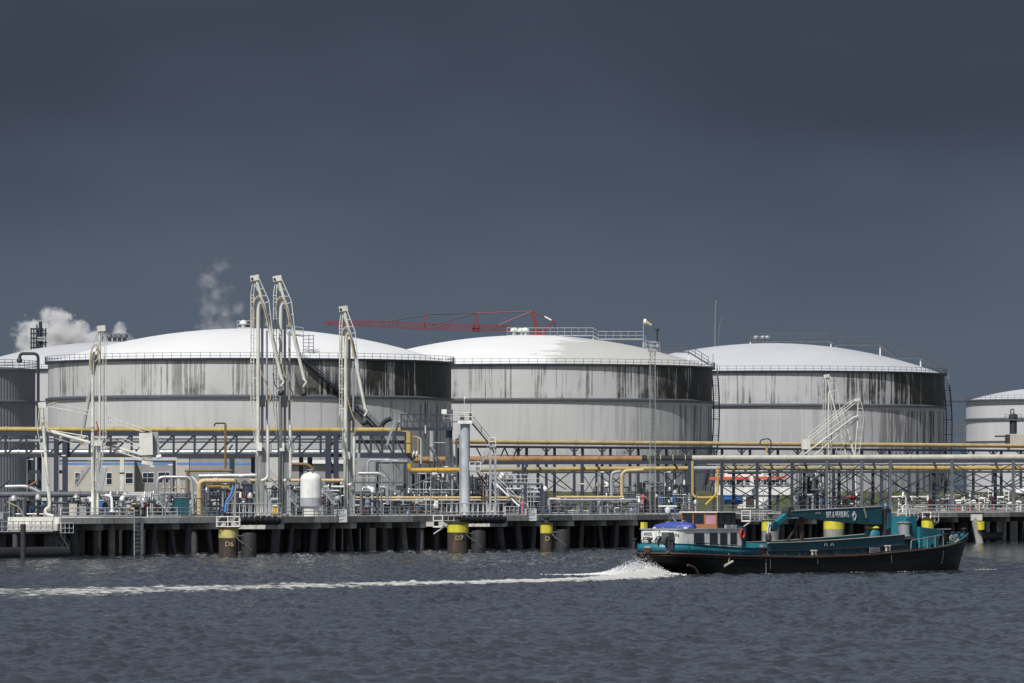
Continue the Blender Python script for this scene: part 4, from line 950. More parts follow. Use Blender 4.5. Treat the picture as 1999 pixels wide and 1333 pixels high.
for x0, y0, x1, y1, d, lab in ((398, 955, 500, 990, 830, 'dark stand-in for shaded equipment behind the straw-yellow drop pipe'), (640, 965, 800, 992, 850, 'long dark stand-in for shaded equipment behind the middle rail'), (805, 925, 895, 990, 872, 'dark stand-in for shaded equipment under the gangway'), (900, 955, 1060, 992, 876, 'dark stand-in for shaded equipment behind the zigzag stair')):
    g = thing('equipment_block', lab, 'equipment', P((x0+x1)/2, y1, d), 'dark stand-ins for shaded equipment'); Bx('body', x0, y0, x1, y1, d, 5, 'dark_steel', g)  # plain dark boxes added; their colour stands for shade behind the skids
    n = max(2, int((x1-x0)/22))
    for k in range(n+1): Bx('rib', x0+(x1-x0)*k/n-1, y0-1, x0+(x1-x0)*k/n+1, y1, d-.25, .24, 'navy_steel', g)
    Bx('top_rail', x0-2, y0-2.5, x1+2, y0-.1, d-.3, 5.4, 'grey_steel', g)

# ================================================================== MARINE LOADING ARMS
def coupler(g, x, y, d, k=1.0):
    """swivel elbows and dark emergency coupler hanging at the end of an outboard arm"""
    T('swivel', [(x, y), (x+5*k, y+6*k), (x-2*k, y+14*k), (x-1*k, y+24*k)], d, 2.4*k, 'cream_paint', g, b=.5, n=10)
    MB().lathe(P(x-1*k, y+28*k, d), [(.1, .35), (.35, .3), (.42, 0), (.34, -.35), (.1, -.5)], 14, axis=V(.9, -.3, .2)).build('coupler', 'dark_steel', g)
    for i in range(4):
        a = i*1.6; rod('clamp', P(x-1*k, y+28*k, d), P(x-1*k+5*k*math.cos(a), y+28*k+5*k*math.sin(a), d-.2), .07, 'dark_steel', g, True)
def parked_arm(label, ox, oy, d, base_y, lean=1.0, tip=(60, 200)):
    """riser, folded inboard/outboard pipes, balance frames and hoses; ox, oy = survey position of the head"""
    g = thing('loading_arm', label, 'loading arm', gpt(ox+18, d), 'marine loading arms')
    def X(*pl): return [(ox+x*lean if abs(x) < 500 else x, oy+y) for x, y in pl]
    Tq = lambda n_, pl, r, mk='cream_paint', dz=0, **k: T(n_, X(*pl), d+dz, r, mk, g, **k)
    L = base_y-oy
    # support column (box section) and riser pipes
    a = gpt(ox+23, d+.6); b = P(ox+23, oy+L*.70, d+.6); bar('column', a, b, .95, .8, 'galvanised', g)
    Tq('riser', [(14, L), (14, 60), (17, 50), (23, 52)], 3.7, n=12, b=.35)
    Tq('rear_pipe', [(31, L*.86), (31, 105)], 2.2, 'galvanised', 1.2)
    Tq('product_pipe', [(20, L*.855), (33, L*.845), (33, L*.62)], 3.0, n=12, b=.5, dz=-.6)
    Tq('mast_pipe', [(22, L*.72), (22, 62)], 2.6, 'galvanised', .8)
    # inboard pipe from head to knuckle, then outboard pipe slanting down
    Tq('inboard_pipe', [(10, 4), (22, 48)], 3.1, n=10); Tq('outboard_pipe', [(22, 46), (27, 62), tip], 3.3, n=10, b=1)
    Tq('outboard_rib', [(30, 62), (tip[0]+3, tip[1]-10)], .7, 'dark_steel', -.3)
    bar('head_block', P(ox-1, oy+4, d), P(ox+16, oy+1, d), .7, .75, 'cream_paint', g); rod('head_pin', P(ox+2, oy+3.5, d-.5), P(ox+2, oy+3.5, d+.5), .16, 'dark_steel', g)
    # right balance frame
    f = [(14, 0), (35, 47), (43, 120), (tip[0]-2, tip[1]-22)]
    for dz in (-.45, .45):
        Tq('frame_rod', f[:2], 1.0, dz=dz); Tq('frame_rod', f[1:3], 1.0, dz=dz)
    for q in ((.2, .22), (.45, .5), (.75, .8)):
        Tq('rung', [(10+q[0]*12, 4+q[0]*44), (14+q[1]*21, q[1]*47)], .8)
    for k in range(3): Tq('rung', [(25+3*k, 52+22*k), (35+2.6*k, 49+24*k)], .8)
    # left ladder frame
    ytop, ybot = 12, L*.55
    for x in (0, 5.5):
        for dz in (0,): Tq('frame_rod', [(x+1.5*(x == 0)+2, ytop-4 if x else ytop), (x, ytop+20), (x, ybot)], 1.0, dz=dz, b=.1)
    Tq('frame_rod', [(5, 8), (13, 28)], .8)
    n = int((ybot-ytop-20)/13)
    for k in range(n): Tq('rung', [(0, ytop+24+13*k), (5.5, ytop+24+13*k)], .8)
    for k in range(0, n, 3): Tq('rung', [(0, ytop+30+13*k), (14, ytop+30+13*k)], .7)
    Tq('frame_rod', [(0, ybot), (9, L*.72)], .8); Tq('frame_rod', [(5.5, ybot), (10, L*.70)], .7)
    for k in range(4): Tq('rung', [(1.5+2*k, ybot+12*k), (6+k, ybot+12*k)], .8)
    # hoses
    hl = [(4, 100), (3, 70), (7, 45), (14, 36), (20, 44), (27, 68), (31, 84), (29, 96)]
    Tq('hose', hl, 1.3, 'hose_tan', -.7, b=1.2, n=8); 
    Tq('hose', [(17, 172), (20, 186), (30, 212), (37, 224), (39, 236), (33, 248)], 1.2, 'hose_tan', -.7, b=1.2, n=8)
    Tq('hose', [(tip[0]-17, tip[1]-12), (tip[0]-14, tip[1]+10), (tip[0]-8, tip[1]+20), (tip[0]-1, tip[1]+14)], 1.0, 'dark_steel', -.6, b=1, n=8)
    coupler(g, ox+tip[0]*lean, oy+tip[1], d-.3, .95)
    # cabinets and base
    Bx('control_box', ox+11, oy+L*.695, ox+21, oy+L*.73, d-1.0, .7, 'white_paint', g); Bx('control_box', ox+34, oy+L*.70, ox+40, oy+L*.735, d-.6, .7, 'galvanised', g)
    Bx('counterweight', ox+16, oy+L*.50, ox+27, oy+L*.545, d-.3, 1.0, 'dark_steel', g)
    for k in range(5): Tq('conduit', [(9+3*k, L*.74), (9+3*k+random.uniform(-2, 2), L*.99)], .6, random.choice(('galvanised', 'cream_paint', 'dark_steel')), -.5)
    Bx('base_plate', ox+8, base_y-3, ox+38, base_y, d-.7, 2.2, 'concrete', g)
    return g
parked_arm('left one of the two tallest folded loading arms', 490, 540, 772, 1006)
parked_arm('right one of the two tallest folded loading arms', 534, 541, 777, 1006)
parked_arm('lone shorter folded loading arm left of the dark gangway', 663, 600, 792, 1006, lean=.86, tip=(58, 198))
# arm stretched out low, far left
d = 748.; g = thing('loading_arm', 'spread-out cream loading arm with counterweight box at the far left', 'loading arm', gpt(185, d), 'marine loading arms')
Q = lambda n_, pl, r, mk='cream_paint', dz=0, **k: T(n_, pl, d+dz, r, mk, g, **k)
bar('head_block', P(190, 642, d), P(206, 640, d), .7, .75, 'cream_paint', g)
Q('riser', [(181, 1004), (181, 695), (184, 688), (189, 692)], 3.2, n=12, b=.3); Q('mast_pipe', [(194, 958), (195, 645)], 2.2, n=10); Q('inboard_pipe', [(196, 645), (189, 690)], 2.6, n=10)
Q('dark_arm', [(189, 690), (177, 760), (163, 836)], 3.1, 'galvanised', .5, n=10, b=.5)  # shadow on this arm put into a darker finish
for x in (203.5, 207): Q('frame_rod', [(x, 650), (x, 865)], .7)
for k in range(16): Q('rung', [(203, 660+13*k), (207.5, 660+13*k)], .5)
for k in range(14): Q('rung', [(194, 700+17*k), (203, 700+17*k)], .45)
Q('frame_rod', [(190, 645), (176, 690), (168, 800)], .7, dz=-.5, b=.2); Q('frame_rod', [(190, 660), (201, 690), (201, 900)], .6, dz=-.3, b=.2)
Q('hose', [(177, 722), (176, 700), (181, 676), (188, 671), (193, 684), (191, 700), (186, 706)], 1.3, 'hose_tan', -.6, b=1.0)
Q('hose', [(160, 838), (159, 850), (156, 862), (160, 870), (164, 862)], 1.3, 'hose_tan', -.6, b=.8)
Q('hose', [(188, 822), (192, 838), (190, 850)], 1.2, 'red_paint', -.3, b=.6)
# left wing
bar('head_block', P(75, 791, d-2), P(90, 790, d-2), .6, .7, 'cream_paint', g)
Q('upper_chord', [(88, 792), (178, 810)], .9, dz=-2); Q('upper_chord', [(88, 791), (106, 786), (178, 803)], .8, dz=-2, b=.1)
for x in (106, 134, 162): Q('rung', [(x, 787+(x-106)*.24), (x-1, 795+(x-106)*.2)], .6, dz=-2)
Q('outboard_pipe', [(77, 836), (176, 864)], 2.9, dz=-1.5, n=10); Q('outboard_rod', [(100, 840), (172, 852)], 1.2, dz=-1.2)
for k in range(6): Q('lace', [(90+14*k, 843+4*k), (98+14*k, 850+4*k)], .45, dz=-1.2)
Q('lower_rod', [(88, 850), (150, 867)], .5, dz=-1.2)
Q('drop_pipe', [(82, 797), (86, 850), (97, 984)], 3.3, dz=-2, n=12, b=1)
for y in (815, 880, 945): q = P(83.5+(y-805)*.075, y, d-2); MB().lathe(q, [(.2, -.06), (.3, -.05), (.3, .05), (.2, .06)], 12).build('flange', 'cream_paint', g)
for dz in (-2.4, -1.6): Q('frame_rod', [(77, 795), (73, 838), (80, 880), (93, 945)], .7, dz=dz, b=.2)
for y, a, b in ((815, 75, 84), (864, 77, 88), (893, 84, 91), (921, 88, 94)): Q('rung', [(a, y), (b, y)], .6, dz=-2)
Q('swivel', [(97, 984), (96, 990), (88, 994), (90, 1004), (104, 1007)], 3.2, dz=-2, n=10, b=.5)
Q('hose', [(84, 822), (76, 832)], 1.1, 'hose_tan', -2.4); Q('hose', [(87, 822), (98, 835)], 1.1, 'hose_tan', -2.4)
# right wing with counterweight
Q('beam_pipe', [(204, 867), (297, 893)], 2.7, dz=1, n=10); Q('beam_rod', [(205, 874), (300, 903)], 1.3, dz=1)
Q('upper_rod', [(206, 812), (284, 838)], .8, dz=1); Q('upper_rod', [(206, 822), (280, 843)], .8, dz=1); Q('upper_rod', [(232, 858), (278, 880)], .8, dz=.6); Q('upper_rod', [(240, 855), (285, 876)], .7, dz=.6)
for k in range(7): Q('lace', [(212+12*k, 814+4*k), (210+12*k, 823+3.3*k)], .5, dz=1)
for k in range(9): Q('lace', [(208+10*k, 869+2.9*k), (212+10*k, 876+2.9*k)], .45, dz=1)
bar('counterweight', P(285, 845, d+.6), P(286, 888, d+.6), 1.75, 1.1, 'cream_paint', g); bar('counterweight_plate', P(300, 843, d+1.4), P(303, 890, d+1.4), .5, 1.2, 'galvanised', g)
bar('counterweight_foot', P(277, 902, d+.4), P(299, 905, d+.4), .9, .5, 'cream_paint', g); rod('end_cap', P(306, 893, d), P(315, 890, d), .25, 'white_paint', g)
Q('frame_rod', [(277, 832), (284, 838), (296, 842)], .8, dz=.4, b=.1)
bar('column', P(186, 1004, d+.8), P(186, 870, d+.8), .9, .8, 'cream_paint', g)
bar('slanted_weight', P(203, 912, d-.3), P(193, 958, d-.3), .9, .8, 'galvanised', g); bar('slanted_weight', P(191, 898, d-.3), P(189, 940, d-.3), .5, .5, 'cream_paint', g)
Bx('gearbox', 184, 860, 200, 870, d-.8, 1.6, 'cream_paint', g); Bx('motor', 206, 862, 228, 868, d+.2, .9, 'dark_steel', g)
for k in range(5): Q('hydraulic_line', [(184+4*k, 868), (180+5*k+random.uniform(-3, 3), 955)], .6, random.choice(('cream_paint', 'galvanised')), -.7)
# pair of arms behind the right rack
d = 1012.; g = thing('loading_arm', 'upright cream loading arm behind the right pipe rack', 'loading arm', gpt(1615, d), 'marine loading arms')
Q = lambda n_, pl, r, mk='cream_paint', dz=0, **k: T(n_, pl, d+dz, r, mk, g, **k)
bar('head_block', P(1608, 735, d), P(1619, 733, d), .7, .6, 'cream_paint', g)
for x in (1607, 1611.5): Q('frame_rod', [(x+2, 738), (x, 752), (x, 870)], .7, b=.2)
for k in range(9): Q('rung', [(1607, 758+12*k), (1612, 758+12*k)], .5)
Q('riser', [(1617.5, 1004), (1617.5, 768), (1621, 764)], 1.7, n=10, b=.3); Q('inboard_pipe', [(1615, 736), (1621, 764), (1634, 815), (1652, 888)], 1.5, n=10, b=.5)
Q('frame_rod', [(1619, 732), (1635, 760), (1640, 800), (1650, 850)], .7, b=.2); Q('rung', [(1620, 750), (1626, 748)], .5); Q('rung', [(1624, 764), (1635, 761)], .5); Q('rung', [(1629, 784), (1638, 782)], .5)
Q('second_pipe', [(1643, 795), (1668, 888)], 1.4); Q('second_pipe', [(1655, 835), (1662, 870), (1667, 888)], 1.3, b=.3); Q('mast_pipe', [(1623, 1000), (1623, 780)], 1.6, 'galvanised')
g = thing('loading_arm', 'slanting cream loading arm with twin booms behind the right pipe rack', 'loading arm', gpt(1672, d-2), 'marine loading arms')
bar('head_block', P(1668, 781, d-2), P(1679, 779, d-2), .6, .5, 'cream_paint', g)
Q('boom_rod', [(1577, 856), (1668, 782)], .8, dz=-2); Q('boom_rod', [(1582, 858), (1670, 786)], .8, dz=-2); Q('boom_rod', [(1577, 856), (1583, 843), (1657, 785), (1668, 780)], .6, dz=-2, b=.1)
for k in range(7): Q('rung', [(1592+11*k, 836-8.8*k), (1596+11*k, 845-8.8*k)], .5, dz=-2)
Q('boom_pipe', [(1571, 886), (1666, 815), (1674, 812)], 1.7, dz=-2.5, n=10, b=.3); Q('boom_pipe', [(1590, 888), (1672, 820)], 1.2, dz=-2)
for k in range(9): Q('lace', [(1582+10*k, 880-7.5*k), (1590+10*k, 880-7.5*k)], .5, dz=-2.2)
Q('boom_rod', [(1586, 862), (1662, 808)], .6, dz=-2.2)
Q('drop_pipe', [(1675, 788), (1674, 830), (1669, 888)], 1.5, dz=-2, n=10, b=.4)
Q('frame_rod', [(1680, 779), (1687, 811), (1677, 888)], .7, dz=-2, b=.1)
for y, a, b in ((797, 1676, 1683), (812, 1674, 1687), (834, 1673, 1684), (855, 1672, 1681), (876, 1671, 1679)): Q('rung', [(a, y), (b, y)], .55, dz=-2)
Bx('counterweight', 1565, 857, 1582, 877, d-2.6, 1.5, 'cream_paint', g)
Q('riser', [(1672, 1004), (1669, 888)], 1.6, dz=-2)
for k in range(6): Q('strut', [(1606+9*k, 866), (1600+11*k, 990)], 1.0, random.choice(('cream_paint', 'galvanised', 'dark_steel')), dz=random.uniform(-1, 2))

# ================================================================== GANGWAY, WHITE COLUMN, FRAMES
d = 838.; g = thing('gangway', 'dark lattice gangway high above the middle of the jetty', 'gangway', gpt(830, d))
for dd in (0, 2.4):
    for y, h in ((809, .16), (822, .1), (837, .5)): bar('chord', P(782, y, d+dd), P(884, y, d+dd), .2, h, 'navy_steel', g)
    for i in range(9):
        x = 783+12.5*i; bar('vertical', P(x, 809, d+dd), P(x, 837, d+dd), .13, .13, 'navy_steel', g)
        if i < 8: bar('diagonal', P(x, 809, d+dd), P(x+12.5, 836, d+dd), .11, .11, 'navy_steel', g); bar('diagonal', P(x+12.5, 822, d+dd), P(x, 836, d+dd), .09, .09, 'grey_steel', g)
bar('floor', P(782, 835, d+1.2), P(884, 835, d+1.2), 2.2, .12, 'navy_steel', g)
Bx('control_box', 862, 799, 872, 808, d, 1.4, 'white_paint', g); Bx('grey_box', 873, 799, 884, 808, d+.2, 1.4, 'grey_steel', g)  # second box is plain grey steel
stair(g, P(760, 869, d-1), P(776, 820, d-1), V(.75, 1, 0), 'galvanised', w=1.1, rail=.8, name='folding_stair', r=.03)
for x in (880, 874): bar('pylon_leg', P(x-2, 925, d+1), P(x, 838, d+1), .5, .5, 'grey_steel', g)
bar('pylon_leg', P(884, 925, d+1), P(879, 838, d+1), .5, .5, 'grey_steel', g)
T('downpipe', [(830.5, 830), (830.5, 846)], d-.8, 1.2, 'white_paint', g)
d = 820.; g = thing('mooring_column', 'tall pale blue-white steel column with railed head platform', 'column', gpt(908, d))
rod('column', gpt(908, d), P(908, 826, d), 10*d/F*.93, 'column_paint', g); rod('cable_duct', gpt(899, d-.3), P(899, 850, d-.3), .18, 'galvanised', g)
Bx('head_platform', 893, 821, 922, 827, d-1.1, 2.4, 'white_paint', g)
a, b, c, e = P(893, 821, d-1.1), P(922, 821, d-1.1), P(922, 821, d+1.3), P(893, 821, d+1.3)
railing(g, [a, b, c, e, a], 1.15, 'white_paint', 1.0, (1, .5), .05); Bx('lamp_box', 916, 804, 921, 820, d-.8, .6, 'grey_steel', g); Bx('winch', 898, 811, 908, 820, d-.5, 1.2, 'grey_steel', g)
T('antenna', [(906.5, 812), (906.5, 776)], d, .5, 'white_paint', g); T('antenna', [(919, 806), (919, 788)], d, .5, 'grey_steel', g); Bx('beacon', 905.5, 774, 908, 779, d-.1, .3, 'lamp_white', g)
railing(g, [P(866, 823, d+.5), P(893, 823, d+.5)], 1.0, 'galvanised', 1.0, (1, .5, .05), .045, name='bridge_railing'); bar('link_bridge', P(866, 823, d+.5), P(893, 823, d+.5), 1.0, .15, 'grey_steel', g)
g = thing('zigzag_stair', 'grey zigzag stair tower on the right of the pale column', 'stair', gpt(940, d))
W_ = V(0, 1, 0)
stair(g, P(959, 871, d+1), P(920, 824, d+1), W_, 'navy_steel', w=1.1, rail=1.1, dark='navy_steel')
stair(g, P(930, 918, d-.4), P(963, 871, d-.4), W_, 'galvanised', w=1.0, rail=1.1)
stair(g, P(970, 975, d+1), P(930, 920, d+1), W_, 'navy_steel', w=1.1, rail=1.1, dark='navy_steel')
Bx('landing', 917, 918, 938, 922, d-1.2, 3.2, 'galvanised', g); Bx('landing', 955, 870, 968, 873, d-1.2, 3.2, 'galvanised', g)
railing(g, [P(917, 918, d-1.2), P(938, 918, d-1.2)], 1.2, 'white_paint', .8, (1, .5), .05); railing(g, [P(955, 870, d-1.2), P(968, 870, d-1.2)], 1.2, 'white_paint', .8, (1, .5), .05)
for x in (957, 967): col('tower_post', x, d-.8, 868, .3, 'galvanised', g)
d = 838.; g = thing('support_frame', 'grey tubular bracing frame between the short girder and the pale column', 'steel frame', gpt(830, d))
for a, b, r in (((823, 852), (903, 960), 1.9), ((795, 952), (905, 905), 1.5), ((797, 905), (880, 945), 1.1), ((795, 955), (842, 972), 1.0), ((904, 948), (880, 970), 1.0), ((866, 880), (886, 920), 1.2)): T('brace', [a, b], d-4, r, 'grey_steel', g)
T('tie', [(795, 955), (900, 956)], d-4, .9, 'galvanised', g)
for x, y in ((791, 903), (736, 905)): col('column', x, d-4, y, .4, 'navy_steel', g)
bar('beam', P(734, 903.5, d-4), P(795, 903.5, d-4), .4, .25, 'navy_steel', g); bar('beam', P(745, 899, d-4), P(795, 899, d-4), .4, .3, 'galvanised', g); T('brace', [(737, 906), (768, 945)], d-4, .8, 'grey_steel', g); T('brace', [(788, 915), (760, 948)], d-4, .7, 'grey_steel', g); T('brace', [(786, 922), (764, 951)], d-4, .7, 'grey_steel', g)
bar('platform', P(694, 942, d-4), P(790, 942, d-4), 1.4, .25, 'grey_steel', g); railing(g, [P(694, 941, d-4.6), P(735, 941, d-4.6)], 1.2, 'galvanised', 1.2, (1, .5), .05)
d = 845.; g = thing('open_frame', 'open grey steel platform frame behind the right notice board', 'steel frame', gpt(1030, d))
bar('platform', P(972, 945, d), P(1060, 945, d), 3.0, .35, 'grey_steel', g)
for x in (985, 1026, 1058): col('column', x, d-1.4, 946, .42, 'navy_steel', g); col('column', x, d+1.4, 946, .35, 'navy_steel', g)
railing(g, [P(960, 943, d-1.5), P(1030, 943, d-1.5)], 1.25, 'galvanised', 1.1, (1, .5, .1), .05)
stair(g, P(1014, 988, d-3), P(968, 944, d-3), W_, 'white_paint', w=1.2, rail=1.15)
for x in (1030, 1036, 1042): col('cage_post', x, d-1.6, 930, .1, 'galvanised', g)
for y in range(934, 985, 9): T('cage_rail', [(1028, y), (1054, y)], d-1.7, .6, 'galvanised', g)
for k in range(5): T('brace', [(960+14*k, 940), (975+14*k, 922)], d+1, .8, 'navy_steel', g); T('brace', [(975+14*k, 940), (960+14*k, 922)], d+1.4, .8, 'navy_steel', g)
# stairs at the vessel and arms
for lab, a, b, d in (('steel stair running down behind the white vessel to its left', (596, 1001), (524, 932), 783), ('small steel stair on the right of the white vessel', (655, 985), (629, 954), 798), ('steel stair left of the silver riser manifold', (330, 1000), (303, 968), 774), ('steel stair in front of the beige office', (148, 950), (176, 910), 900)):
    p = P(*a, d); g = thing('steel_stair', lab, 'stair', p, 'open steel stairs'); stair(g, P(*a, d), P(*b, d), V(.2, 1, 0), 'galvanised', w=1.0, rail=1.1, name='flight')
# white vertical vessel
d = 778.; c = gpt(607, d); r = 20.8*d/F; g = thing('pressure_vessel', 'white upright vessel with grey lower band and domed top', 'vessel', c); s_ = d/F
zt = P(0, 921, d).z; zs = P(0, 936, d).z; zb1 = P(0, 971.5, d).z; zb0 = P(0, 988, d).z
MB().lathe(V(c.x, c.y, 0), [(r, zb1), (r, zs)]+[(r*math.cos(a), zs+(zt-zs)*math.sin(a)) for a in [i*math.pi/2/7 for i in range(1, 7)]]+[(.05, zt)], 36).build('shell', 'white_paint', g)
MB().lathe(V(c.x, c.y, 0), [(r+.015, zb0), (r+.015, zb1)], 36).build('grey_band', 'grey_pipe', g); MB().lathe(V(c.x, c.y, 0), [(r*.8, GZ), (r*.8, zb0)], 30).build('skirt', 'cream_paint', g)
MB().lathe(V(c.x, c.y, zt-.1), [(.3, 0), (.3, .35), (.5, .37), (.5, .5), (.02, .52)], 14).build('nozzle', 'galvanised', g)
for k in range(5): a = k*1.25; MB().lathe(V(c.x+math.cos(a)*r*.5, c.y+math.sin(a)*r*.5, zt-.3), [(.1, 0), (.1, .35), (.18, .36), (.18, .42), (.02, .43)], 8).build('small_nozzle', 'galvanised', g)
# lattice mast
d = 885.; g = thing('lattice_mast', 'thin lattice lighting mast in front of the middle tank', 'mast', gpt(1274, d)); hw = 5*d/F
base = gpt(1274, d); topz = P(0, 684, d).z; legs = [V(base.x+a*hw, base.y+b*hw, 0) for a, b in ((-1, -1), (1, -1), (1, 1), (-1, 1))]
for q in legs: rod('leg', V(q.x, q.y, GZ), V(q.x, q.y, topz), .055, 'galvanised', g, True)
mb = MB(); n = 36
for k in range(n):
    z0 = GZ+(topz-GZ)*k/n; z1 = GZ+(topz-GZ)*(k+1)/n
    for i in range(4):
        a, b = legs[i], legs[(i+1) % 4]; mb.bar(V(a.x, a.y, z0), V(b.x, b.y, z1), .04, .04); mb.bar(V(a.x, a.y, z1), V(b.x, b.y, z1), .035, .035)
mb.build('lacing', 'grey_steel', g); Bx('head_platform', 1266, 683, 1284, 686, d-.8, 1.8, 'galvanised', g)
a, b = P(1266, 683, d-.8), P(1284, 683, d-.8); railing(g, [a, b, b+V(0, 1.8, 0), a+V(0, 1.8, 0), a], 1.2, 'galvanised', 1.0, (1, .5), .045)
for x in (1268, 1281): Bx('floodlight', x, 671, x+5, 678, d-.9, .5, 'galvanised', g)
# lamp posts and small posts
for i, (x, y, d, lab) in enumerate(((53, 897, 860, 'slim lamp post in front of the ribbed grey tank'), (115, 890, 800, 'pale grey lamp post left of the office window'), (195, 912, 905, 'dark slim lamp post behind the spread-out arm'), (288, 911, 780, 'lamp post left of the silver riser manifold'), (323, 908, 768, 'thin lamp post in front of the silver riser manifold'), (460, 930, 772, 'thin lamp post beside dolphin D6'), (745, 898, 815, 'left of two thin posts under the short girder'), (763, 899, 818, 'right of two thin posts under the short girder'), (841, 925, 822, 'short lamp post left of the pale column'), (862, 912, 826, 'thin post with red light left of the pale column'), (1128, 945, 862, 'small lamp post near the grass bank'), (1167, 922, 866, 'lamp post right of the dark cross brace'), (1297, 922, 895, 'lamp post right of the lattice mast'), (1490, 930, 968, 'thin pale pole in the right braced rack'))):
    lamp_post(x, y, d, lab, 'galvanised' if i != 2 else 'dark_steel')
# fire hydrants, cabinets, pump
def hydrant(px, py, d, label, mk='red_paint', h=1.7):
    g = thing('fire_hydrant', label, 'fire hydrant', gpt(px, d), 'red fire hydrants'); p = gpt(px, d); z = P(px, py, d).z-GZ
    MB().lathe(p, [(.28, 0), (.28, .15), (.17, .2), (.17, z-.6), (.3, z-.5), (.3, z-.15), (.1, z)], 12).build('body', mk, g); rod('outlet', p+V(-.5, -.1, z-.35), p+V(.5, -.1, z-.35), .12, mk, g)
for x, y, d, l in ((1020, 978, 838, 'pink-red hydrant left of the right notice board'), (1255, 965, 872, 'red hydrant left of the lattice mast'), (1667, 966, 985, 'tall red hydrant above the barge boom'), (1816, 974, 985, 'small red hydrant behind the right white railing'), (1937, 970, 985, 'red hydrant near the right edge')): hydrant(x, y, d, l, 'pink_red' if x < 1300 else 'red_paint')
def cabinet(label, x0, y0, x1, y1, d, mk, door='dark_steel', dep=1.0):
    g = thing('equipment_cabinet', label, 'cabinet', P((x0+x1)/2, y1, d), 'equipment cabinets'); Bx('body', x0, y0, x1, y1, d, dep, mk, g)
    xm = x0+(x1-x0)*.6; Bx('door', x0+1, y0+1.2, xm, y1-1, d-.04, .05, mk, g); Bx('roof_lip', x0-.6, y0-1.2, x1+.6, y0-.02, d-.1, dep+.2, door, g); return g
cabinet('beige cabinet with brown side behind the first white railing', 135, 982, 150, 1008, 760, 'beige_wall', 'rust_brown'); cabinet('grey cabinet beside the beige one', 155, 986, 168, 1008, 765, 'galvanised')
cabinet('yellow gate box at the end of the fender row', 531, 990, 543, 1004, 770, 'safety_yellow', 'safety_yellow'); cabinet('white cabinet on the rail left of the pale column', 848, 975, 855, 992, 818, 'white_paint', 'galvanised')
cabinet('pale blue-grey container in the right braced rack', 1550, 966, 1567, 982, 1000, 'grey_pipe', dep=3); cabinet('blue pump housing behind the left railing', 192, 977, 204, 992, 752, 'blue_paint', 'white_paint')
cabinet('blue crate in front of the white vessel', 1414, 968, 1450, 984, 985, 'blue_paint', 'blue_stripe', 3); cabinet('yellow beam housing over black valves', 404, 946, 447, 950, 776, 'safety_yellow', 'dark_steel'); cabinet('teal cage box behind the railing', 338, 972, 369, 1004, 770, 'teal_dark', 'galvanised')
g = thing('cable_tray', 'blue curved cable tray behind dolphin D6', 'cable tray', gpt(446, 776)); T('tray', [(440, 1000), (441, 980), (452, 965), (456, 948)], 776, 2.6, 'blue_stripe', g, b=2); T('tray_rung', [(444, 1000), (445, 981), (457, 966), (460, 950)], 776, .8, 'galvanised', g, b=2)
g = thing('slanted_chute', 'pair of slanted dark tubes at the far left', 'tube', gpt(10, 790)); T('tube', [(0, 952), (18, 938)], 790, 2.0, 'dark_steel', g); T('tube', [(55, 950), (73, 938)], 790, 2.0, 'brown_pipe', g)
g = thing('davit', 'tan davit hose hanging behind the left walkway', 'davit', gpt(40, 775)); T('arm', [(14, 980), (38, 990), (48, 1010)], 765, 1.0, 'hose_tan', g, b=.5)
# office building
def building(label, blocks, wins, d, loc):
    g = thing('office_building', label, 'building', loc)
    for (x0, y0, x1, y1, dz, dep, mk) in blocks:
        Bx('wall', x0, y0, x1, y1, d+dz, dep, mk, g)
        Bx('blue_stripe', x0, 903, x1, 907, d+dz-.03, .029, 'blue_stripe', g); Bx('roof_edge', x0-.4, y0-1.5, x1+.4, y0-.02, d+dz-.15, dep+.2, 'grey_steel', g)
    for (x0, y0, x1, y1, dz) in wins:
        a, b = P(x0-1, y1+1.5, d+dz-.06), P(x1+1, y0-1, d+dz-.06); w_ = MB().box(((a.x+b.x)/2, a.y+.03, a.z), (b.x-a.x, .055, b.z-a.z)).build('window', 'white_paint', g, 0)
        ym = (y0+y1)/2
        for ya, yb_ in ((y0, ym-.5), (ym+.5, y1)): Bx('pane', x0, ya, x1, yb_, d+dz-.09, .025, 'glass_dark', w_)
    return g
building('low beige office with blue stripe behind the spread-out loading arm', [(112, 899, 262, 960, 0, 12, 'beige_wall'), (262.2, 900, 337, 960, 3, 9, 'grey_wall'), (345, 893, 369, 975, -6, 10, 'beige_wall'), (369.2, 893, 512, 960, -5.8, 9, 'grey_wall')],
    [(147, 923, 156, 945, 0), (208, 923, 218, 945, 0), (245, 923, 259, 943, 0), (279, 923, 300, 942, 3), (309, 922, 331, 942, 3)], 955., gpt(250, 955))
g = thing('site_shed', 'grey flat-roofed shed behind the right twin arm and vessel', 'shed', gpt(640, 940)); Bx('wall', 566, 905, 690, 990, 940, 10, 'grey_wall', g); Bx('roof', 564, 898, 692, 904.9, 939, 12, 'white_paint', g)
g = thing('concrete_tower', 'square grey concrete pillar behind the spread-out arm', 'pillar', gpt(238, 900)); Bx('shaft', 234, 890, 242, 990, 900, .8, 'cream_paint', g); Bx('collar', 233, 922, 243, 924, 899.9, 1.0, 'dark_steel', g)
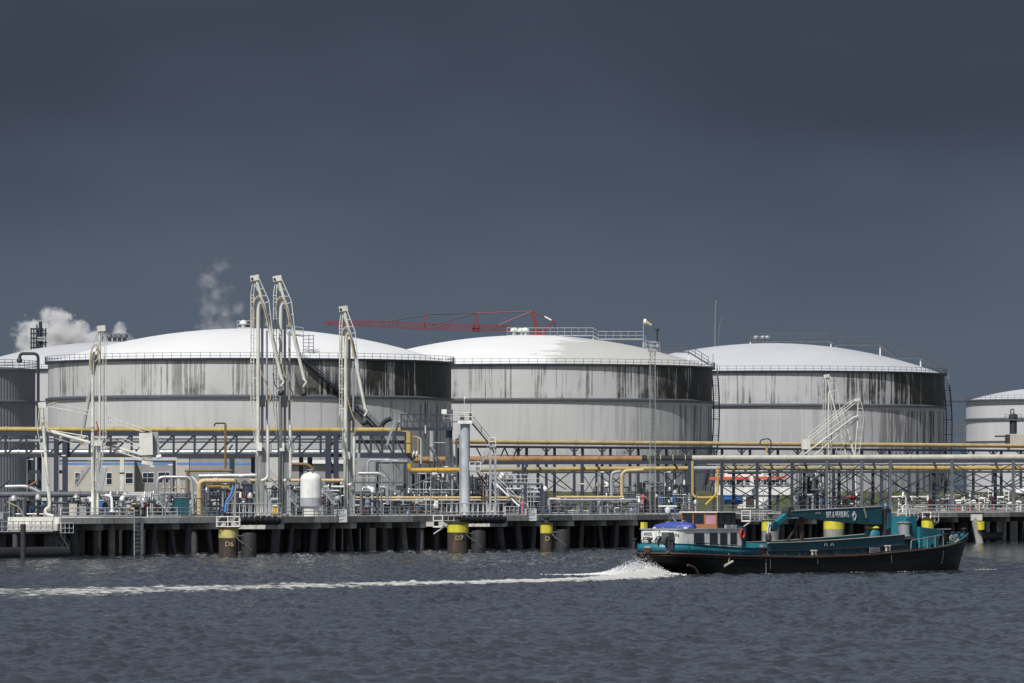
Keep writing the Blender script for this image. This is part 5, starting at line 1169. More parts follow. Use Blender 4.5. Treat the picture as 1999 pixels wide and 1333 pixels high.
# vertical kettle and block at far right
d = 1240.; g = thing('process_column', 'short dark vessel with railed top on a beige block at the right edge', 'vessel', P(1984, 850, d)); c = P(1978, 847, d)
MB().lathe(c, [(.8, 0), (.8, 2.9), (1.0, 3.0), (1.0, 4.0), (.6, 4.4), (.02, 4.5)], 18).build('shell', 'dark_steel', g); Bx('platform', 1962, 818, 1994, 820, d-1.2, 2.4, 'grey_steel', g)
a, b = P(1962, 818, d-1.2), P(1994, 818, d-1.2); railing(g, [a, b], 1.0, 'grey_steel', .8, (1, .5), .045); T('top_loop', [(1973, 808), (1973, 799), (1979, 798), (1979, 808)], d, 1.1, 'dark_steel', g, b=.4)
Bx('block', 1972, 848, 2040, 880, d-2, 8, 'beige_wall', g); Bx('jib', 1942, 850, 1966, 853, d-1, .5, 'dark_steel', g); Bx('side_block', 1965, 848, 1971.8, 866, d-1.5, 4, 'dark_steel', g)
# ladder frames and tank car at the right
for x, l in ((1934, 'left of two white ladder frames near the right edge'), (1965, 'right of two white ladder frames near the right edge')):
    g = thing('ladder_frame', l, 'ladder', gpt(x, 996), 'white ladder frames'); ladder(g, gpt(x, 996), P(x, 945, 996), V(1, 0, 0), 'white_paint', w=.8, step=.6, name='ladder', r=.08); T('hook', [(x+4, 946), (x+8, 944), (x+10, 947)], 996, .9, 'white_paint', g, b=.2)
g = thing('horizontal_vessel', 'small white lying tank at the right edge', 'vessel', P(1995, 965, 1000)); c = P(1982, 960, 1000); MB().lathe(c, [(.02, 0), (.4, .15), (.55, .5), (.55, 4), (.4, 4.4), (.02, 4.5)], 16, axis=V(1, .1, 0)).build('shell', 'white_paint', g); 
for k in (1, 3.5): box('saddle', (c.x+k, c.y, GZ), (.3, .8, c.z-GZ), 'grey_steel', g)

# ================================================================== MOORED VESSEL in the dock basin
d = 1040.; g = thing('moored_vessel', 'white vessel with long orange-red canopy behind the right rack', 'vessel', V(P(1470, YH, d).x, d, 0)); cx = P(1470, YH, d).x; w2 = 80*d/F
hull = []
for x, z in ((-w2*.95, 3.2), (-w2*.85, -.5), (w2*.9, -.5), (w2, 3.4), (w2*.7, 3.0), (-w2*.5, 2.9)): hull.append(V(cx+x, d, z))
MB().prism(hull, V(0, 6, 0)).build('hull', 'dark_steel', g, 0)
Bx('deckhouse', 1396, 948, 1547, 966, d+.6, 5, 'white_paint', g); Bx('lower_house', 1440, 966.2, 1500, 992, d+.9, 4.4, 'white_paint', g); Bx('red_panel', 1456, 970, 1472, 990, d+.86, .03, 'rust_brown', g)
MB().prism([P(1384, 935, d), P(1390, 931, d), P(1535, 929.5, d), P(1536, 934, d), P(1390, 937, d)], V(0, 6, 0)).build('canopy', 'orange_red', g, 0)
for x in (1400, 1425, 1450, 1475, 1500, 1525): bar('canopy_post', P(x, 948, d+.3), P(x, 935, d+.3), .18, .18, 'grey_steel', g)
for x in range(1404, 1540, 17): Bx('window', x, 936, x+12, 946, d+2.0, .1, 'glass_dark', g)
Bx('wheelhouse', 1415, 918, 1490, 930.5, d+1.5, 4, 'white_paint', g); Bx('wheelhouse_window', 1420, 920, 1486, 925, d+1.45, .05, 'glass_dark', g)
MB().prism([P(1484, 990, d), P(1500, 970, d), P(1512, 970, d), P(1498, 990, d)], V(0, .4, 0)).build('ramp', 'grey_pipe', g, 0); bar('funnel', P(1469, 955, d-.2), P(1466, 925, d-.2), .7, .7, 'white_paint', g)
railing(g, [P(1396, 948, d+.5), P(1547, 948, d+.5)], 1.0, 'white_paint', 1.6, (1, .5), .05)

# ================================================================== FAR BACKGROUND
# crawler crane with its boom lowered, behind the middle tank
d = 1440.; g = thing('crawler_crane', 'red lattice crane with long lowered boom behind the middle tank', 'crane', V(P(1050, 640, d).x, d, GZ))
def lattice(parent, name, p, q, w, h, n, mk, r=.09):
    x, y, z, L = _axes(Vector(p), Vector(q)); cs = [x*(sx*w/2)+y*(sy*h/2) for sx, sy in ((-1, -1), (1, -1), (1, 1), (-1, 1))]; mb = MB()
    for c in cs: mb.bar(p+c, q+c, r*1.6, r*1.6)
    for k in range(n):
        a = p+(q-p)*(k/n); b = p+(q-p)*((k+1)/n)
        for i in range(4): mb.bar(a+cs[i], b+cs[(i+1) % 4], r, r); mb.bar(a+cs[i], a+cs[(i+1) % 4], r, r)
    return mb.build(name, mk, parent)
pts = [(645, 630), (720, 631.5), (830, 637), (930, 639.5), (1000, 641)]
for i, (a, b) in enumerate(zip(pts, pts[1:])):
    hh = 1.0 if i == 0 else 1.4; lattice(g, 'boom_section', P(*a, d), P(*b, d), 1.4, hh, 12, 'crane_red', .10)
MB().prism([P(630, 630, d), P(645, 626, d), P(645, 634, d)], V(0, 1.2, 0)).build('boom_tip', 'crane_red', g, 0)
for a, b, r in (((828, 640), (834, 614), .2), ((924, 642), (930, 611), .2), ((936, 642), (930, 611), .18), ((1052, 650), (1039, 607), .3), ((1047, 650), (1038, 607), .22), ((1062, 648), (1082, 626), .28)): bar('mast', P(*a, d), P(*b, d), r*1.6, r*1.6, 'crane_red', g)
for a, b, mk in (((745, 629), (832, 615), 'dark_steel'), ((834, 614), (930, 611), 'dark_steel'), ((840, 636), (930, 611), 'dark_steel'), ((930, 611), (1038, 607.5), 'crane_red'), ((965, 638), (1038, 607.5), 'crane_red'), ((1038, 607), (1078, 627), 'crane_red'), ((1080, 626), (1087, 645), 'dark_steel')): rod('pendant', P(*a, d), P(*b, d), .13, mk, g, True)
rod('ram', P(1063, 618, d), P(1076, 625, d), .22, 'white_paint', g); Bx('winch', 922, 640, 937, 647, d, 1.5, 'crane_red', g); Bx('machine_house', 1040, 642, 1064, 672, d-1, 4, 'crane_red', g)
Bx('base', 1035, 672, 1072, 700, d-2, 6, 'crane_red', g); col('mast_column', 1052, d, 700, 2.2, 'crane_red', g)
# refinery tower at the far left
d = 1750.; g = thing('refinery_tower', 'dark steel refinery tower in front of the white steam', 'tower', gpt(76, d))
for x in (61, 66, 72, 77, 83, 89): col('leg', x, d, 640 if x not in (72, 77) else (633 if x == 72 else 634), .45, 'navy_steel', g); col('leg', x, d+6, 642, .4, 'navy_steel', g)
rod('column', gpt(79, d+3), P(79, 628, d+3), .55, 'dark_steel', g); rod('column', gpt(74, d+3), P(74, 640, d+3), .7, 'dark_steel', g)
for k, y in enumerate(range(642, 720, 9)):
    bar('floor', P(60, y, d+3), P(91 if k % 2 else 84, y, d+3), 6, .25, 'navy_steel', g)
for k, y in enumerate(range(642, 710, 9)): bar('brace', P(72, y, d), P(83, y+9, d), .3, .3, 'navy_steel', g); bar('brace', P(83, y, d), P(91, y+9, d), .3, .3, 'navy_steel', g)
for y in (659, 664): bar('white_pipe', P(73, y, d-.5), P(91, y, d-.5), .5, .5, 'galvanised', g)
# far blue structure between the right tanks
d = 2600.; g = thing('far_refinery_frame', 'faint blue-grey steel structure between the two right tanks', 'steel frame', gpt(1868, d))
for x in (1850, 1853, 1878, 1882, 1886): col('leg', x, d, 822 if x > 1852 else 830, .7, 'grey_steel', g)
for y in (830, 835, 858): bar('beam', P(1850, y, d), P(1888, y, d), .6, .6, 'grey_steel', g)
for a, b in (((1852, 826), (1866, 833)), ((1864, 832), (1856, 858)), ((1872, 838), (1884, 856))): bar('brace', P(*a, d), P(*b, d), .5, .5, 'grey_steel', g)
d = 1560.; g = thing('pipe_bridge', 'thin railed footbridge reaching the far right tank', 'footbridge', P(1848, 783, d)); bar('floor', P(1846, 784, d), P(1888, 784, d), 1.2, .35, 'navy_steel', g); railing(g, [P(1846, 783, d), P(1888, 783, d)], 1.4, 'grey_steel', 2, (1, .5), .06)
# slim tower and a thinner mast, rain haze put into their grey
mat('haze_grey', (.125, .15, .185), .7, var=0)
d = 5200.; g = thing('far_tower', 'faint tapering tower rising behind the right tank', 'tower', gpt(1397, d)); MB().tube([gpt(1396.5, d), P(1396.8, 650, d), P(1398, 590, d)], 2.0, 20, r1=.9).build('shaft', 'haze_grey', g); MB().lathe(P(1398, 590, d), [(.9, 0), (.5, 1.2), (.02, 1.8)], 12).build('cap', 'haze_grey', g)
g = thing('far_mast', 'faint thin leaning mast just right of the faint tower', 'mast', gpt(1402, d)); MB().tube(bent([gpt(1401.5, d), P(1403, 660, d), P(1405.5, 632, d), P(1410, 613, d)], 20), .8, 10, r1=.25).build('pole', 'haze_grey', g); MB().lathe(P(1401.7, 680, d), [(.8, 0), (1.3, .3), (1.3, .8), (.8, 1.2)], 10).build('collar', 'haze_grey', g)

# ================================================================== BARGE
BA = math.radians(43.0); BO = V(13.3, 556.8, 0)
boat = thing('cargo_barge', 'black and teal cargo barge with white cabin and deck crane', 'barge', BO, rz=math.radians(90)-BA)
# boat frame: x forward, y to port, z up from the waterline
def sheer(s):
    k = [(0, 2.2), (.2, 1.85), (.4, 1.65), (.58, 1.75), (.72, 2.1), (.84, 2.5), (.93, 2.95), (1, 3.35)]
    for (a, h0), (b, h1) in zip(k, k[1:]):
        if s <= b: f = (s-a)/(b-a); f = f*f*(3-2*f)*.35+f*.65; return h0+(h1-h0)*f
    return k[-1][1]
def plan(s, low=0.0):
    """half-breadth factor along the length; low=1 at the bottom"""
    a = .075+.05*low
    if s < a: return math.sqrt(max(0, 1-((a-s)/a)**2))*.97+.03
    b = .80-.10*low
    if s > b: return max(.012, 1-((s-b)/(1-b))**(2.3-.6*low))
    return 1.0
BW = 3.3
def hull_pt(s, k, side, out=0.0, zoff=None):
    z = (-.9+(sheer(s)+.9)*k) if zoff is None else zoff
    zr = max(0., min(1., z/2.0)); xs = 3.6*(1-zr)**1.3; xb = 48.5+max(-.5, z)/3.95*1.8
    return V(xs+s*(xb-xs), side*(BW*plan(s, max(0, min(1, (1.6-z)/2.5))*.8)+out), z)
SS = [0, .004, .012, .025, .04, .06, .08, .11, .15, .2, .26, .33, .4, .48, .55, .62, .68, .74, .79, .83, .87, .9, .93, .955, .975, .99, 1.0]
KK = [0, .3, .48, .62, .75, .87, 1.0]
def strip(name, s0, s1, f_lo, f_hi, mk, out=0.0, parent=boat, thick=None, n=None):
    """shell strip wrapped round the hull between two height functions (both sides and round the stern)"""
    ss = [s for s in SS if s0 <= s <= s1]; path = [(s, 1) for s in reversed(ss)]+[(s, -1) for s in ss]; vs = []; fs = []
    for s, sd in path:
        for z in (f_lo(s), f_hi(s)): vs.append(hull_pt(s, 0, sd, out, z))
    for i in range(len(path)-1): fs.append((2*i, 2*i+2, 2*i+3, 2*i+1))
    o = MB().raw(vs, fs).build(name, mk, parent, 50)
    if thick: md = o.modifiers.new('t', 'SOLIDIFY'); md.thickness = thick; md.offset = 0
    return o
vs = []; fs = []; path = [(s, 1) for s in reversed(SS)]+[(s, -1) for s in SS]; nk = len(KK)
for s, sd in path:
    for k in KK: vs.append(hull_pt(s, k, sd))
for i in range(len(path)-1):
    for j in range(nk-1): fs.append((i*nk+j, (i+1)*nk+j, (i+1)*nk+j+1, i*nk+j+1))
hull = MB().raw(vs, fs).build('hull', 'hull_black', boat, 50)
for i in range(1): pass
# deck sheet under the gunwale
vs = []; fs = []
for s in SS:
    for sd in (1, -1): p = hull_pt(s, 0, sd, -.05, sheer(s)-.12); vs.append(p)
for i in range(len(SS)-1): fs.append((2*i, 2*i+1, 2*i+3, 2*i+2))
MB().raw(vs, fs).build('deck', 'deck_green', boat, 0)
strip('rubbing_strake', 0, 1, lambda s: sheer(s)-.16, lambda s: sheer(s)+.05, 'rust_brown', .09, thick=.16)
strip('stern_strake', 0, .26, lambda s: sheer(s)-.42, lambda s: sheer(s)-.22, 'hull_black', .10, thick=.16)
strip('stern_bulwark', 0, .27, lambda s: sheer(s)+.05, lambda s: sheer(s)+.88-.8*max(0, s-.05), 'teal', .02, thick=.07)
strip('bulwark_cap', 0, .27, lambda s: sheer(s)+.88-.8*max(0, s-.05), lambda s: sheer(s)+.94-.8*max(0, s-.05), 'teal_dark', .05, thick=.12)
strip('bow_bulwark', .90, 1, lambda s: sheer(s)+.04, lambda s: sheer(s)+.12+.42*min(1, (s-.9)/.06), 'teal', .0, thick=.08)
for s in (.012, .05, .1, .15, .2): 
    for sd in (1, -1): a = hull_pt(s, 0, sd, .05, sheer(s)+.05); bar('bulwark_rib', a, V(a.x, a.y, sheer(s)+.84), .06, .06, 'teal_dark', boat)
# stern hawse block, anchor pocket
bar('hawse_block', V(.05, .4, 2.42), V(.05, -.4, 2.42), .4, .45, 'rust_brown', boat); bar('hawse_cap', V(.05, .35, 2.75), V(.05, -.35, 2.75), .3, .14, 'rope', boat)
MB().tube(bent([V(2.2, -3.25, 1.0), V(3.2, -3.36, .7), V(3.6, -3.34, .2)], .3), .13, 8).build('anchor', 'rust_brown', boat)
# ---- cabin
zc = 2.1; x0, x1, hw, zt = 1.4, 11.0, 2.62, 4.45
poly = []
def rc(cx, cy, r, a0, a1, n=6): return [(cx+r*math.cos(a0+(a1-a0)*i/n), cy+r*math.sin(a0+(a1-a0)*i/n)) for i in range(n+1)]
poly = rc(x0+.9, hw-.9, .9, math.pi/2, math.pi)+rc(x0+.9, -hw+.9, .9, math.pi, 1.5*math.pi)+[(x1, -hw), (x1, hw)]
cab = MB().prism([V(x, y, zc) for x, y in poly], V(0, 0, zt-zc)).build('cabin', 'white_paint', boat, 30)
MB().prism([V(x0+(x-x0)*1.0+(-.12 if x < x0+.5 else .05), y*1.04, zt) for x, y in poly], V(0, 0, .1)).build('cabin_roof', 'grey_pipe', boat, 30)
for xc, w_ in ((4.55, 1.35), (6.75, 1.0), (8.25, .9), (9.75, .8)):
    w = MB().box((xc, -hw-.02, 2.98), (w_+.12, .06, 1.14)).build('window', 'dark_steel', boat, 0); MB().box((xc, -hw-.05, 3.04), (w_, .03, 1.02)).build('pane', 'glass_dark', w, 0)
for yc in (-.4,): pass
# writing on the cabin's aft wall and its letter
def aft(y, z, off=.03): return face_mtx(V(x0-off, y, z), V(0, -1, 0), Z)
for i, s in enumerate(('INVOTIS', 'ROTTERDAM', '02310786')): text('name_lettering', s, 'ink', cab, aft(1.22, 4.0-.42*i), .30, (1.0, 1.25, 1.3)[i])
MB().box((x0-.02, -.55, 2.75), (.04, 1.75, 1.6)).build('name_board', 'white_paint', cab, 0)
text('board_lettering', 'BEK & VERBURG', 'teal_ink', cab, aft(-.45, 3.55, .06), .16, 1.4); text('board_lettering', 'ROTTERDAM', 'teal_ink', cab, aft(-.45, 3.15, .06), .22, 1.4)
MB().box((x0-.045, -.45, 2.9), (.02, 1.5, .05)).build('board_line', 'teal_ink', cab, 0)
def emblem(parent, M4, r, mk):
    """open diamond with a bud in its upper half"""
    mb = MB(); c = [V(0, r, 0), V(r*.72, 0, 0), V(0, -r*1.25, 0), V(-r*.72, 0, 0)]
    for i in range(4): mb.bar(M4 @ c[i], M4 @ c[(i+1) % 4], r*.14, r*.14)
    arc = [V(r*.32*math.cos(a), r*.05+r*.38*math.sin(a), 0) for a in [math.pi*i/6 for i in range(7)]]
    mb.tube([M4 @ p for p in [V(r*.6, -.02*r, 0)]+arc+[V(-r*.6, -.02*r, 0)]], r*.09, 6); return mb.build('emblem', mk, parent)
emblem(cab, aft(-.3, 4.15, .06), .2, 'ink')
text('letter', 'N', 'ink', cab, face_mtx(V(x0+.21, -hw+.23, 3.95), V(.75, -.66, 0), Z), .36)
MB().box((x0-.02, .12, zc), (.05, .06, zt-zc)).build('wall_seam', 'grey_steel', cab, 0)
# winch and railings on the afterdeck
MB().box((x0-.45, -1.75, 2.2), (.8, .95, 2.0)).build('winch_housing', 'grey_steel', boat, 0)
MB().lathe(V(x0-.75, -1.15, 3.2), [(.1, 0), (.62, 0), (.62, .12), (.3, .14), (.3, .9), (.62, .92), (.62, 1.04), (.1, 1.05)], 18, axis=V(0, -1, 0)).build('winch_drum', 'dark_steel', boat)
MB().lathe(V(x0-.8, -.95, 3.3), [(.48, -.04), (.56, -.04), (.56, .04), (.48, .04), (.48, -.04)], 18, axis=V(0, 1, 0)).build('handwheel', 'dark_steel', boat)
for y in (1.0, -.6): pipe('hoop_rail', [V(.75, y+.6, 2.4), V(.75, y+.45, 3.45), V(.75, y-.45, 3.45), V(.75, y-.6, 2.4)], .045, 'grey_steel', boat, .2)
for x, y in ((.55, .25), (.9, -2.4), (.4, 2.2)): MB().lathe(V(x, y, 2.5), [(.15, 0), (.15, .9), (.28, .95), (.28, 1.1), (.02, 1.12)], 12).build('bollard', 'dark_steel', boat)
pipe('side_rail', [V(3.3, -3.0, 2.5), V(3.6, -3.05, 3.2), V(10.9, -3.05, 2.75)], .045, 'dark_steel', boat, .2)
for x in (5, 7, 9, 10.6): rod('rail_post', V(x, -3.05, 2.3), V(x, -3.05, 3.2-.06*(x-3.6)), .035, 'dark_steel', boat, True)
MB().box((1.9, 2.2, 4.56), (.5, .45, .6)).build('yellow_box', 'hivis_yellow', boat, 0)
# ---- covered dinghy on the cabin roof (own thing)
din = thing('covered_dinghy', 'dinghy under a blue tarpaulin on the barge cabin roof', 'dinghy', BO, rz=math.radians(90)-BA)
vs = []; fs = []; n = 16
for i in range(n+1):
    f = i/n; y = 2.5-4.9*f; hwd = 1.0*math.sin(math.pi*min(1, max(0.02, .06+f*.9)))**.45; hh = .18+.52*math.sin(math.pi*(.10+.80*f))**.8*(.75+.35*f)
    for j in range(9):
        a = math.pi*j/8; vs.append(V(4.1-hwd*math.cos(a)*1.05, y, 4.58+hh*math.sin(a)**.8+.03*random.uniform(-1, 1)))
for i in range(n):
    for j in range(8): fs.append((i*9+j, i*9+j+1, i*9+10+j, i*9+9+j))
fs += [tuple(range(9)), tuple(range(n*9+8, n*9-1, -1))]
MB().raw(vs, fs).build('tarpaulin', 'tarp_blue', din, 60); MB().box((4.1, .1, 4.55), (1.5, 4.4, .12)).build('cradle', 'white_paint', din, 0)
pipe('lashing', [V(3.0, -1.2, 4.6), V(4.0, -1.2, 5.45), V(5.2, -1.2, 4.6)], .03, 'rope', din, .3); pipe('lashing', [V(3.0, .8, 4.6), V(4.0, .8, 5.35), V(5.2, .8, 4.6)], .03, 'rope', din, .3)
# ---- wheelhouse
wx0, wx1, wy, wz0, wz1 = 7.7, 10.6, 2.3, 4.55, 6.1
wh = MB().box(((wx0+wx1)/2, 0, wz0), (wx1-wx0-.1, 2*wy-.1, wz1-wz0)).build('wheelhouse', 'dark_steel', boat, 0)
MB().box((wx0-.02, 0, wz0), (.14, 2*wy, .42)).build('aft_panel', 'wood', wh, 0); MB().box((wx0-.02, 0, wz1-.17), (.14, 2*wy, .17)).build('aft_header', 'wood', wh, 0)
for y in (-wy+.06, -.72, .78, wy-.06): MB().box((wx0-.03, y, wz0+.42), (.15, .13, wz1-wz0-.59)).build('window_post', 'wood', wh, 0)
for y0_, y1_, mk in ((-wy+.13, -.79, 'pink_cloth'), (-.65, .71, 'glass_dark'), (.85, wy-.13, 'glass_dark')): MB().box((wx0-.01, (y0_+y1_)/2, wz0+.42), (.06, y1_-y0_, wz1-wz0-.59)).build('window_pane' if mk == 'glass_dark' else 'window_cloth', mk, wh, 0)
for xa, xb in ((wx0+.2, wx0+1.0), (wx0+1.1, wx0+2.0), (wx0+2.1, wx1-.1)): MB().box(((xa+xb)/2, -wy+.02, wz0+.4), (xb-xa, .06, 1.0)).build('side_window', 'glass_dark', wh, 0)
MB().box(((wx0+wx1)/2, 0, wz1), (wx1-wx0+.5, 2*wy+.4, .1)).build('roof', 'white_paint', wh, 0)
for y in (.2,): MB().box((wx0+.02, y, wz0+.55), (.02, .6, .7)).build('interior_seat', 'beige_wall', wh, 0)
for x in (9.0, 9.9): MB().box((x, -2.55, 4.55), (.7, .3, .35)).build('name_plate', 'grey_pipe', boat, 0)
rod('flag_mast', V(8.2, -1.9, 6.2), V(8.9, -1.3, 8.6), .03, 'galvanised', boat, True)
MB().lathe(V(5.6, 1.9, 4.5), [(.1, 0), (.1, .9)], 8).build('radar_post', 'dark_steel', boat)
bar('radar_mast', V(6.6, 1.6, 4.6), V(5.2, 1.9, 6.1), .16, .16, 'grey_pipe', boat); MB().lathe(V(5.1, 1.9, 6.05), [(.22, 0), (.3, .2), (.3, .45), (.05, .6)], 12).build('radar_drum', 'white_paint', boat); bar('radar_scanner', V(5.1, 3.1, 6.75), V(5.1, .7, 6.75), .12, .14, 'white_paint', boat)
# ---- life ring, forward cabin bulkhead
MB().box((11.35, -1.3, 2.0), (.65, 2.7, 2.75)).build('engine_casing', 'teal_dark', boat, 0)
MB().tube([V(11.0+.42*math.cos(a)*.7, -2.73, 4.0+.42*math.sin(a)) for a in [2*math.pi*i/16 for i in range(16)]], .1, 8, True).build('life_ring', 'red_paint', boat)
MB().box((13.2, -1.2, 1.9), (1.5, 2.6, .35)).build('hatch', 'galvanised', boat, 0)
for x in (12.3, 14.0): MB().lathe(V(x, -2.7, 1.6), [(.16, 0), (.16, .6), (.28, .65), (.28, .8), (.02, .82)], 12).build('bollard', 'dark_steel', boat)
MB().box((14.3, -2.6, 2.1), (.5, .4, .8)).build('vent_box', 'galvanised', boat, 0)
# ---- hold coaming: four walls with ribs and a top flange
cx0, cx1, cw, cz0 = 15.0, 36.6, 2.62, 1.45
def ctop(x): return 3.05+.75*max(0, (x-15)/21.6)**1.6
for sd in (-1, 1):
    N_ = 12; vs = []; fs = []
    for i in range(N_+1):
        x = cx0+(cx1-cx0)*i/N_; vs += [V(x, sd*cw, cz0), V(x, sd*cw, ctop(x)), V(x, sd*(cw-.15), ctop(x)), V(x, sd*(cw-.15), cz0)]
    for i in range(N_):
        for j in range(4): fs.append((4*i+j, 4*i+(j+1) % 4, 4*i+4+(j+1) % 4, 4*i+4+j))
    fs += [(0, 1, 2, 3), (4*N_+3, 4*N_+2, 4*N_+1, 4*N_)]
    MB().raw(vs, fs).build('hold_coaming', 'teal_dark', boat, 0)
    for i in range(10):
        x = cx0+1+2.2*i; bar('coaming_rib', V(x, sd*(cw+.05), cz0), V(x, sd*(cw+.05), 2.25), .1, .12, 'teal_dark', boat)
    for k in range(6):
        xa = cx0+(cx1-cx0)*k/6; xb = cx0+(cx1-cx0)*(k+1)/6
        bar('coaming_flange', V(xa, sd*(cw+.02), ctop(xa)+.03), V(xb, sd*(cw+.02), ctop(xb)+.03), .36, .06, 'beige_pipe', boat)
        bar('coaming_ledge', V(xa, sd*(cw+.11), 2.28+(ctop(xa)-3.05)*.6), V(xb, sd*(cw+.11), 2.28+(ctop(xb)-3.05)*.6), .22, .12, 'dark_steel', boat)
for x in (cx0, cx1): MB().box((x, 0, cz0), (.16, 2*cw-.32, ctop(x)-cz0)).build('hold_bulkhead', 'teal', boat, 0)
MB().box(((cx0+cx1)/2, 0, .9), (cx1-cx0-.2, 2*cw-.34, .12)).build('hold_floor', 'rust_brown', boat, 0)
strip('side_deck_strip', .26, .80, lambda s: sheer(s)+.06, lambda s: sheer(s)+.16, 'rust_brown', -.15, thick=.05)
for x in (21.5, 33.2): 
    for dx in (0, .5): MB().lathe(V(x+dx, -2.95, 1.6+(.4 if x > 30 else 0)), [(.12, 0), (.12, .55), (.22, .6), (.22, .72), (.02, .74)], 10).build('bollard', 'beige_pipe', boat)
    pipe('mooring_line', [V(x, -3.0, 2.1+(.4 if x > 30 else 0)), V(x+.2, -3.42, 1.7+(.3 if x > 30 else 0)), V(x+.3, -3.45, .9)], .03, 'grey_steel', boat, .2)
pipe('mooring_line', [V(14.3, -3.0, 2.3), V(14.4, -3.42, 1.7), V(14.5, -3.42, .5)], .03, 'grey_steel', boat, .2)
pipe('fender_line', [V(8.2, -3.2, 2.6), V(8.2, -3.45, 1.7), V(8.0, -3.5, 1.25)], .03, 'rope', boat, .2); MB().tube([V(7.4, -3.52, .85), V(8.6, -3.52, 1.3)], .13, 8).build('fender', 'beige_pipe', boat)
for x in (23.9, 24.9): MB().tube([V(x+.18*math.cos(a), -cw-.07, 2.75+.25*math.sin(a)) for a in [math.pi*i/8 for i in range(9)]], .05, 6).build('painted_hook', 'letter_white', boat)
MB().box((31.4, -cw-.26, 1.95), (1.6, .05, .55)).build('notice_plate', 'galvanised', boat, 0)
for z in (2.12, 2.3): MB().box((31.4, -cw-.29, z), (1.3, .012, .06)).build('plate_text_line', 'ink', boat, 0)
for x, zz in ((13.9, 1.35), (42.2, 2.0)):
    for k in range(7):
        zr = max(0., min(1., (zz-.2*k)/2.0)); xs0 = 3.6*(1-zr)**1.3; s = (x-xs0)/(48.5+(zz-.2*k)/3.95*1.8-xs0); p = hull_pt(s, 0, -1, .02, zz-.2*k); MB().box((p.x, p.y-.01, p.z), (.09 if k % 2 else .14, .02, .08)).build('draught_mark', 'letter_white', boat, 0)
# ---- deck crane
tri = [V(20.2, 0, 5.75), V(20.2, 0, 6.2), V(34.5, 0, 6.62), V(34.5, 0, 4.85), V(33.0, 0, 4.82), V(25, 0, 5.35)]
boom = MB().prism([V(p.x, -1.35, p.z) for p in tri], V(0, 1.0, 0)).build('crane_boom', 'teal_dark', boat, 0)
bf = lambda x, z, off=.03: face_mtx(V(x, -1.35-off, z), V(1, 0, .02), Z)
text('lettering', 'BEK & VERBURG', 'letter_white', boom, bf(27.35, 5.88), .62, 3.5); emblem(boom, bf(30.0, 5.75, .05), .42, 'letter_white'); text('small_plate', 'MOTRAC', 'grey_pipe', boom, bf(24.3, 6.0), .2, .75)
bar('boom_strut', V(31.5, -1.42, 6.45), V(31.9, -1.42, 5.55), .07, .14, 'beige_pipe', boom); bar('boom_top_plate', V(20.2, -.85, 6.24), V(34.5, -.85, 6.66), 1.1, .06, 'grey_pipe', boom)
bar('boom_jib', V(20.2, -.85, 6.0), V(18.0, -.85, 4.75), .5, .5, 'teal', boat); MB().lathe(V(20.2, -1.3, 6.1), [(.05, 0), (.55, .02), (.55, .88), (.05, .9)], 14, axis=V(0, 1, 0)).build('jib_pivot', 'dark_steel', boat)
MB().lathe(V(17.9, -1.2, 4.7), [(.05, 0), (.5, .02), (.5, .68), (.05, .7)], 14, axis=V(0, 1, 0)).build('jib_sheave', 'teal_dark', boat)
for dx in (0, .3): rod('hook_cable', V(17.0+dx, -.85, 4.0), V(17.25+dx, -.85, 5.1), .07, 'letter_white', boat, True)
MB().lathe(V(17.2, -.85, 3.1), [(.05, 0), (.3, .15), (.35, .6), (.2, .95), (.05, 1)], 10).build('hook_block', 'dark_steel', boat)
bar('boom_rest', V(22.3, -.85, 1.0), V(22.3, -.85, 5.55), .35, .3, 'rust_brown', boat); bar('boom_rest', V(22.3, -.85, 5.4), V(22.3, 1.0, 3.2), .2, .2, 'rust_brown', boat)
MB().box((35.3, -.9, 2.0), (.9, 1.2, 4.4)).build('crane_post', 'dark_steel', boat, 0); MB().prism([V(35.0, -1.55, 4.3), V(35.8, -1.55, 4.6), V(35.8, -1.55, 6.0), V(35.2, -1.55, 6.0)], V(0, .3, 0)).build('slew_plate', 'teal', boat, 0)
MB().lathe(V(35.6, -.9, 6.35), [(.3, 0), (.4, .1), (.3, .28), (.05, .35)], 12).build('slew_cap', 'dark_steel', boat); bar('hydraulic_arm', V(34.4, -.9, 4.9), V(36.2, -.9, 6.3), .25, .25, 'dark_steel', boat); MB().lathe(V(36.0, -.6, 6.5), [(.15, 0), (.3, .2), (.15, .5)], 10).build('lamp', 'teal', boat)
MB().lathe(V(33.6, -.8, 3.1), [(.05, 0), (.75, .05), (.8, .9), (.6, 1.2), (.05, 1.3)], 16).build('hydraulic_tank', 'teal', boat); MB().lathe(V(33.6, -.8, 4.38), [(.6, 0), (.75, .1), (.5, .3), (.05, .32)], 14).build('tank_lid', 'hivis_yellow', boat)
MB().lathe(V(38.2, -1.2, 3.6), [(.05, 0), (.75, .0), (.75, .12), (.62, .14), (.62, 1.35), (.75, 1.37), (.75, 1.5), (.05, 1.5)], 18).build('cable_drum', 'galvanised', boat); MB().box((38.2, -1.2, 3.3), (1.8, 1.6, .25)).build('drum_base', 'grey_steel', boat, 0); rod('drum_leg', V(38.6, -1.2, 2.2), V(38.6, -1.2, 3.3), .15, 'grey_steel', boat)
pipe('drum_hose', [V(37.6, -1.6, 5.0), V(38.2, -1.5, 5.55), V(39.0, -1.4, 5.1), V(39.1, -1.4, 4.3)], .1, 'teal', boat, .5)
MB().box((39.8, .2, 2.2), (1.2, 2.6, 3.45)).build('crane_cabinet', 'teal', boat, 0); MB().box((39.1, -.9, 3.0), (.25, 1.2, 1.7)).build('cabinet_door', 'teal_dark', boat, 0)
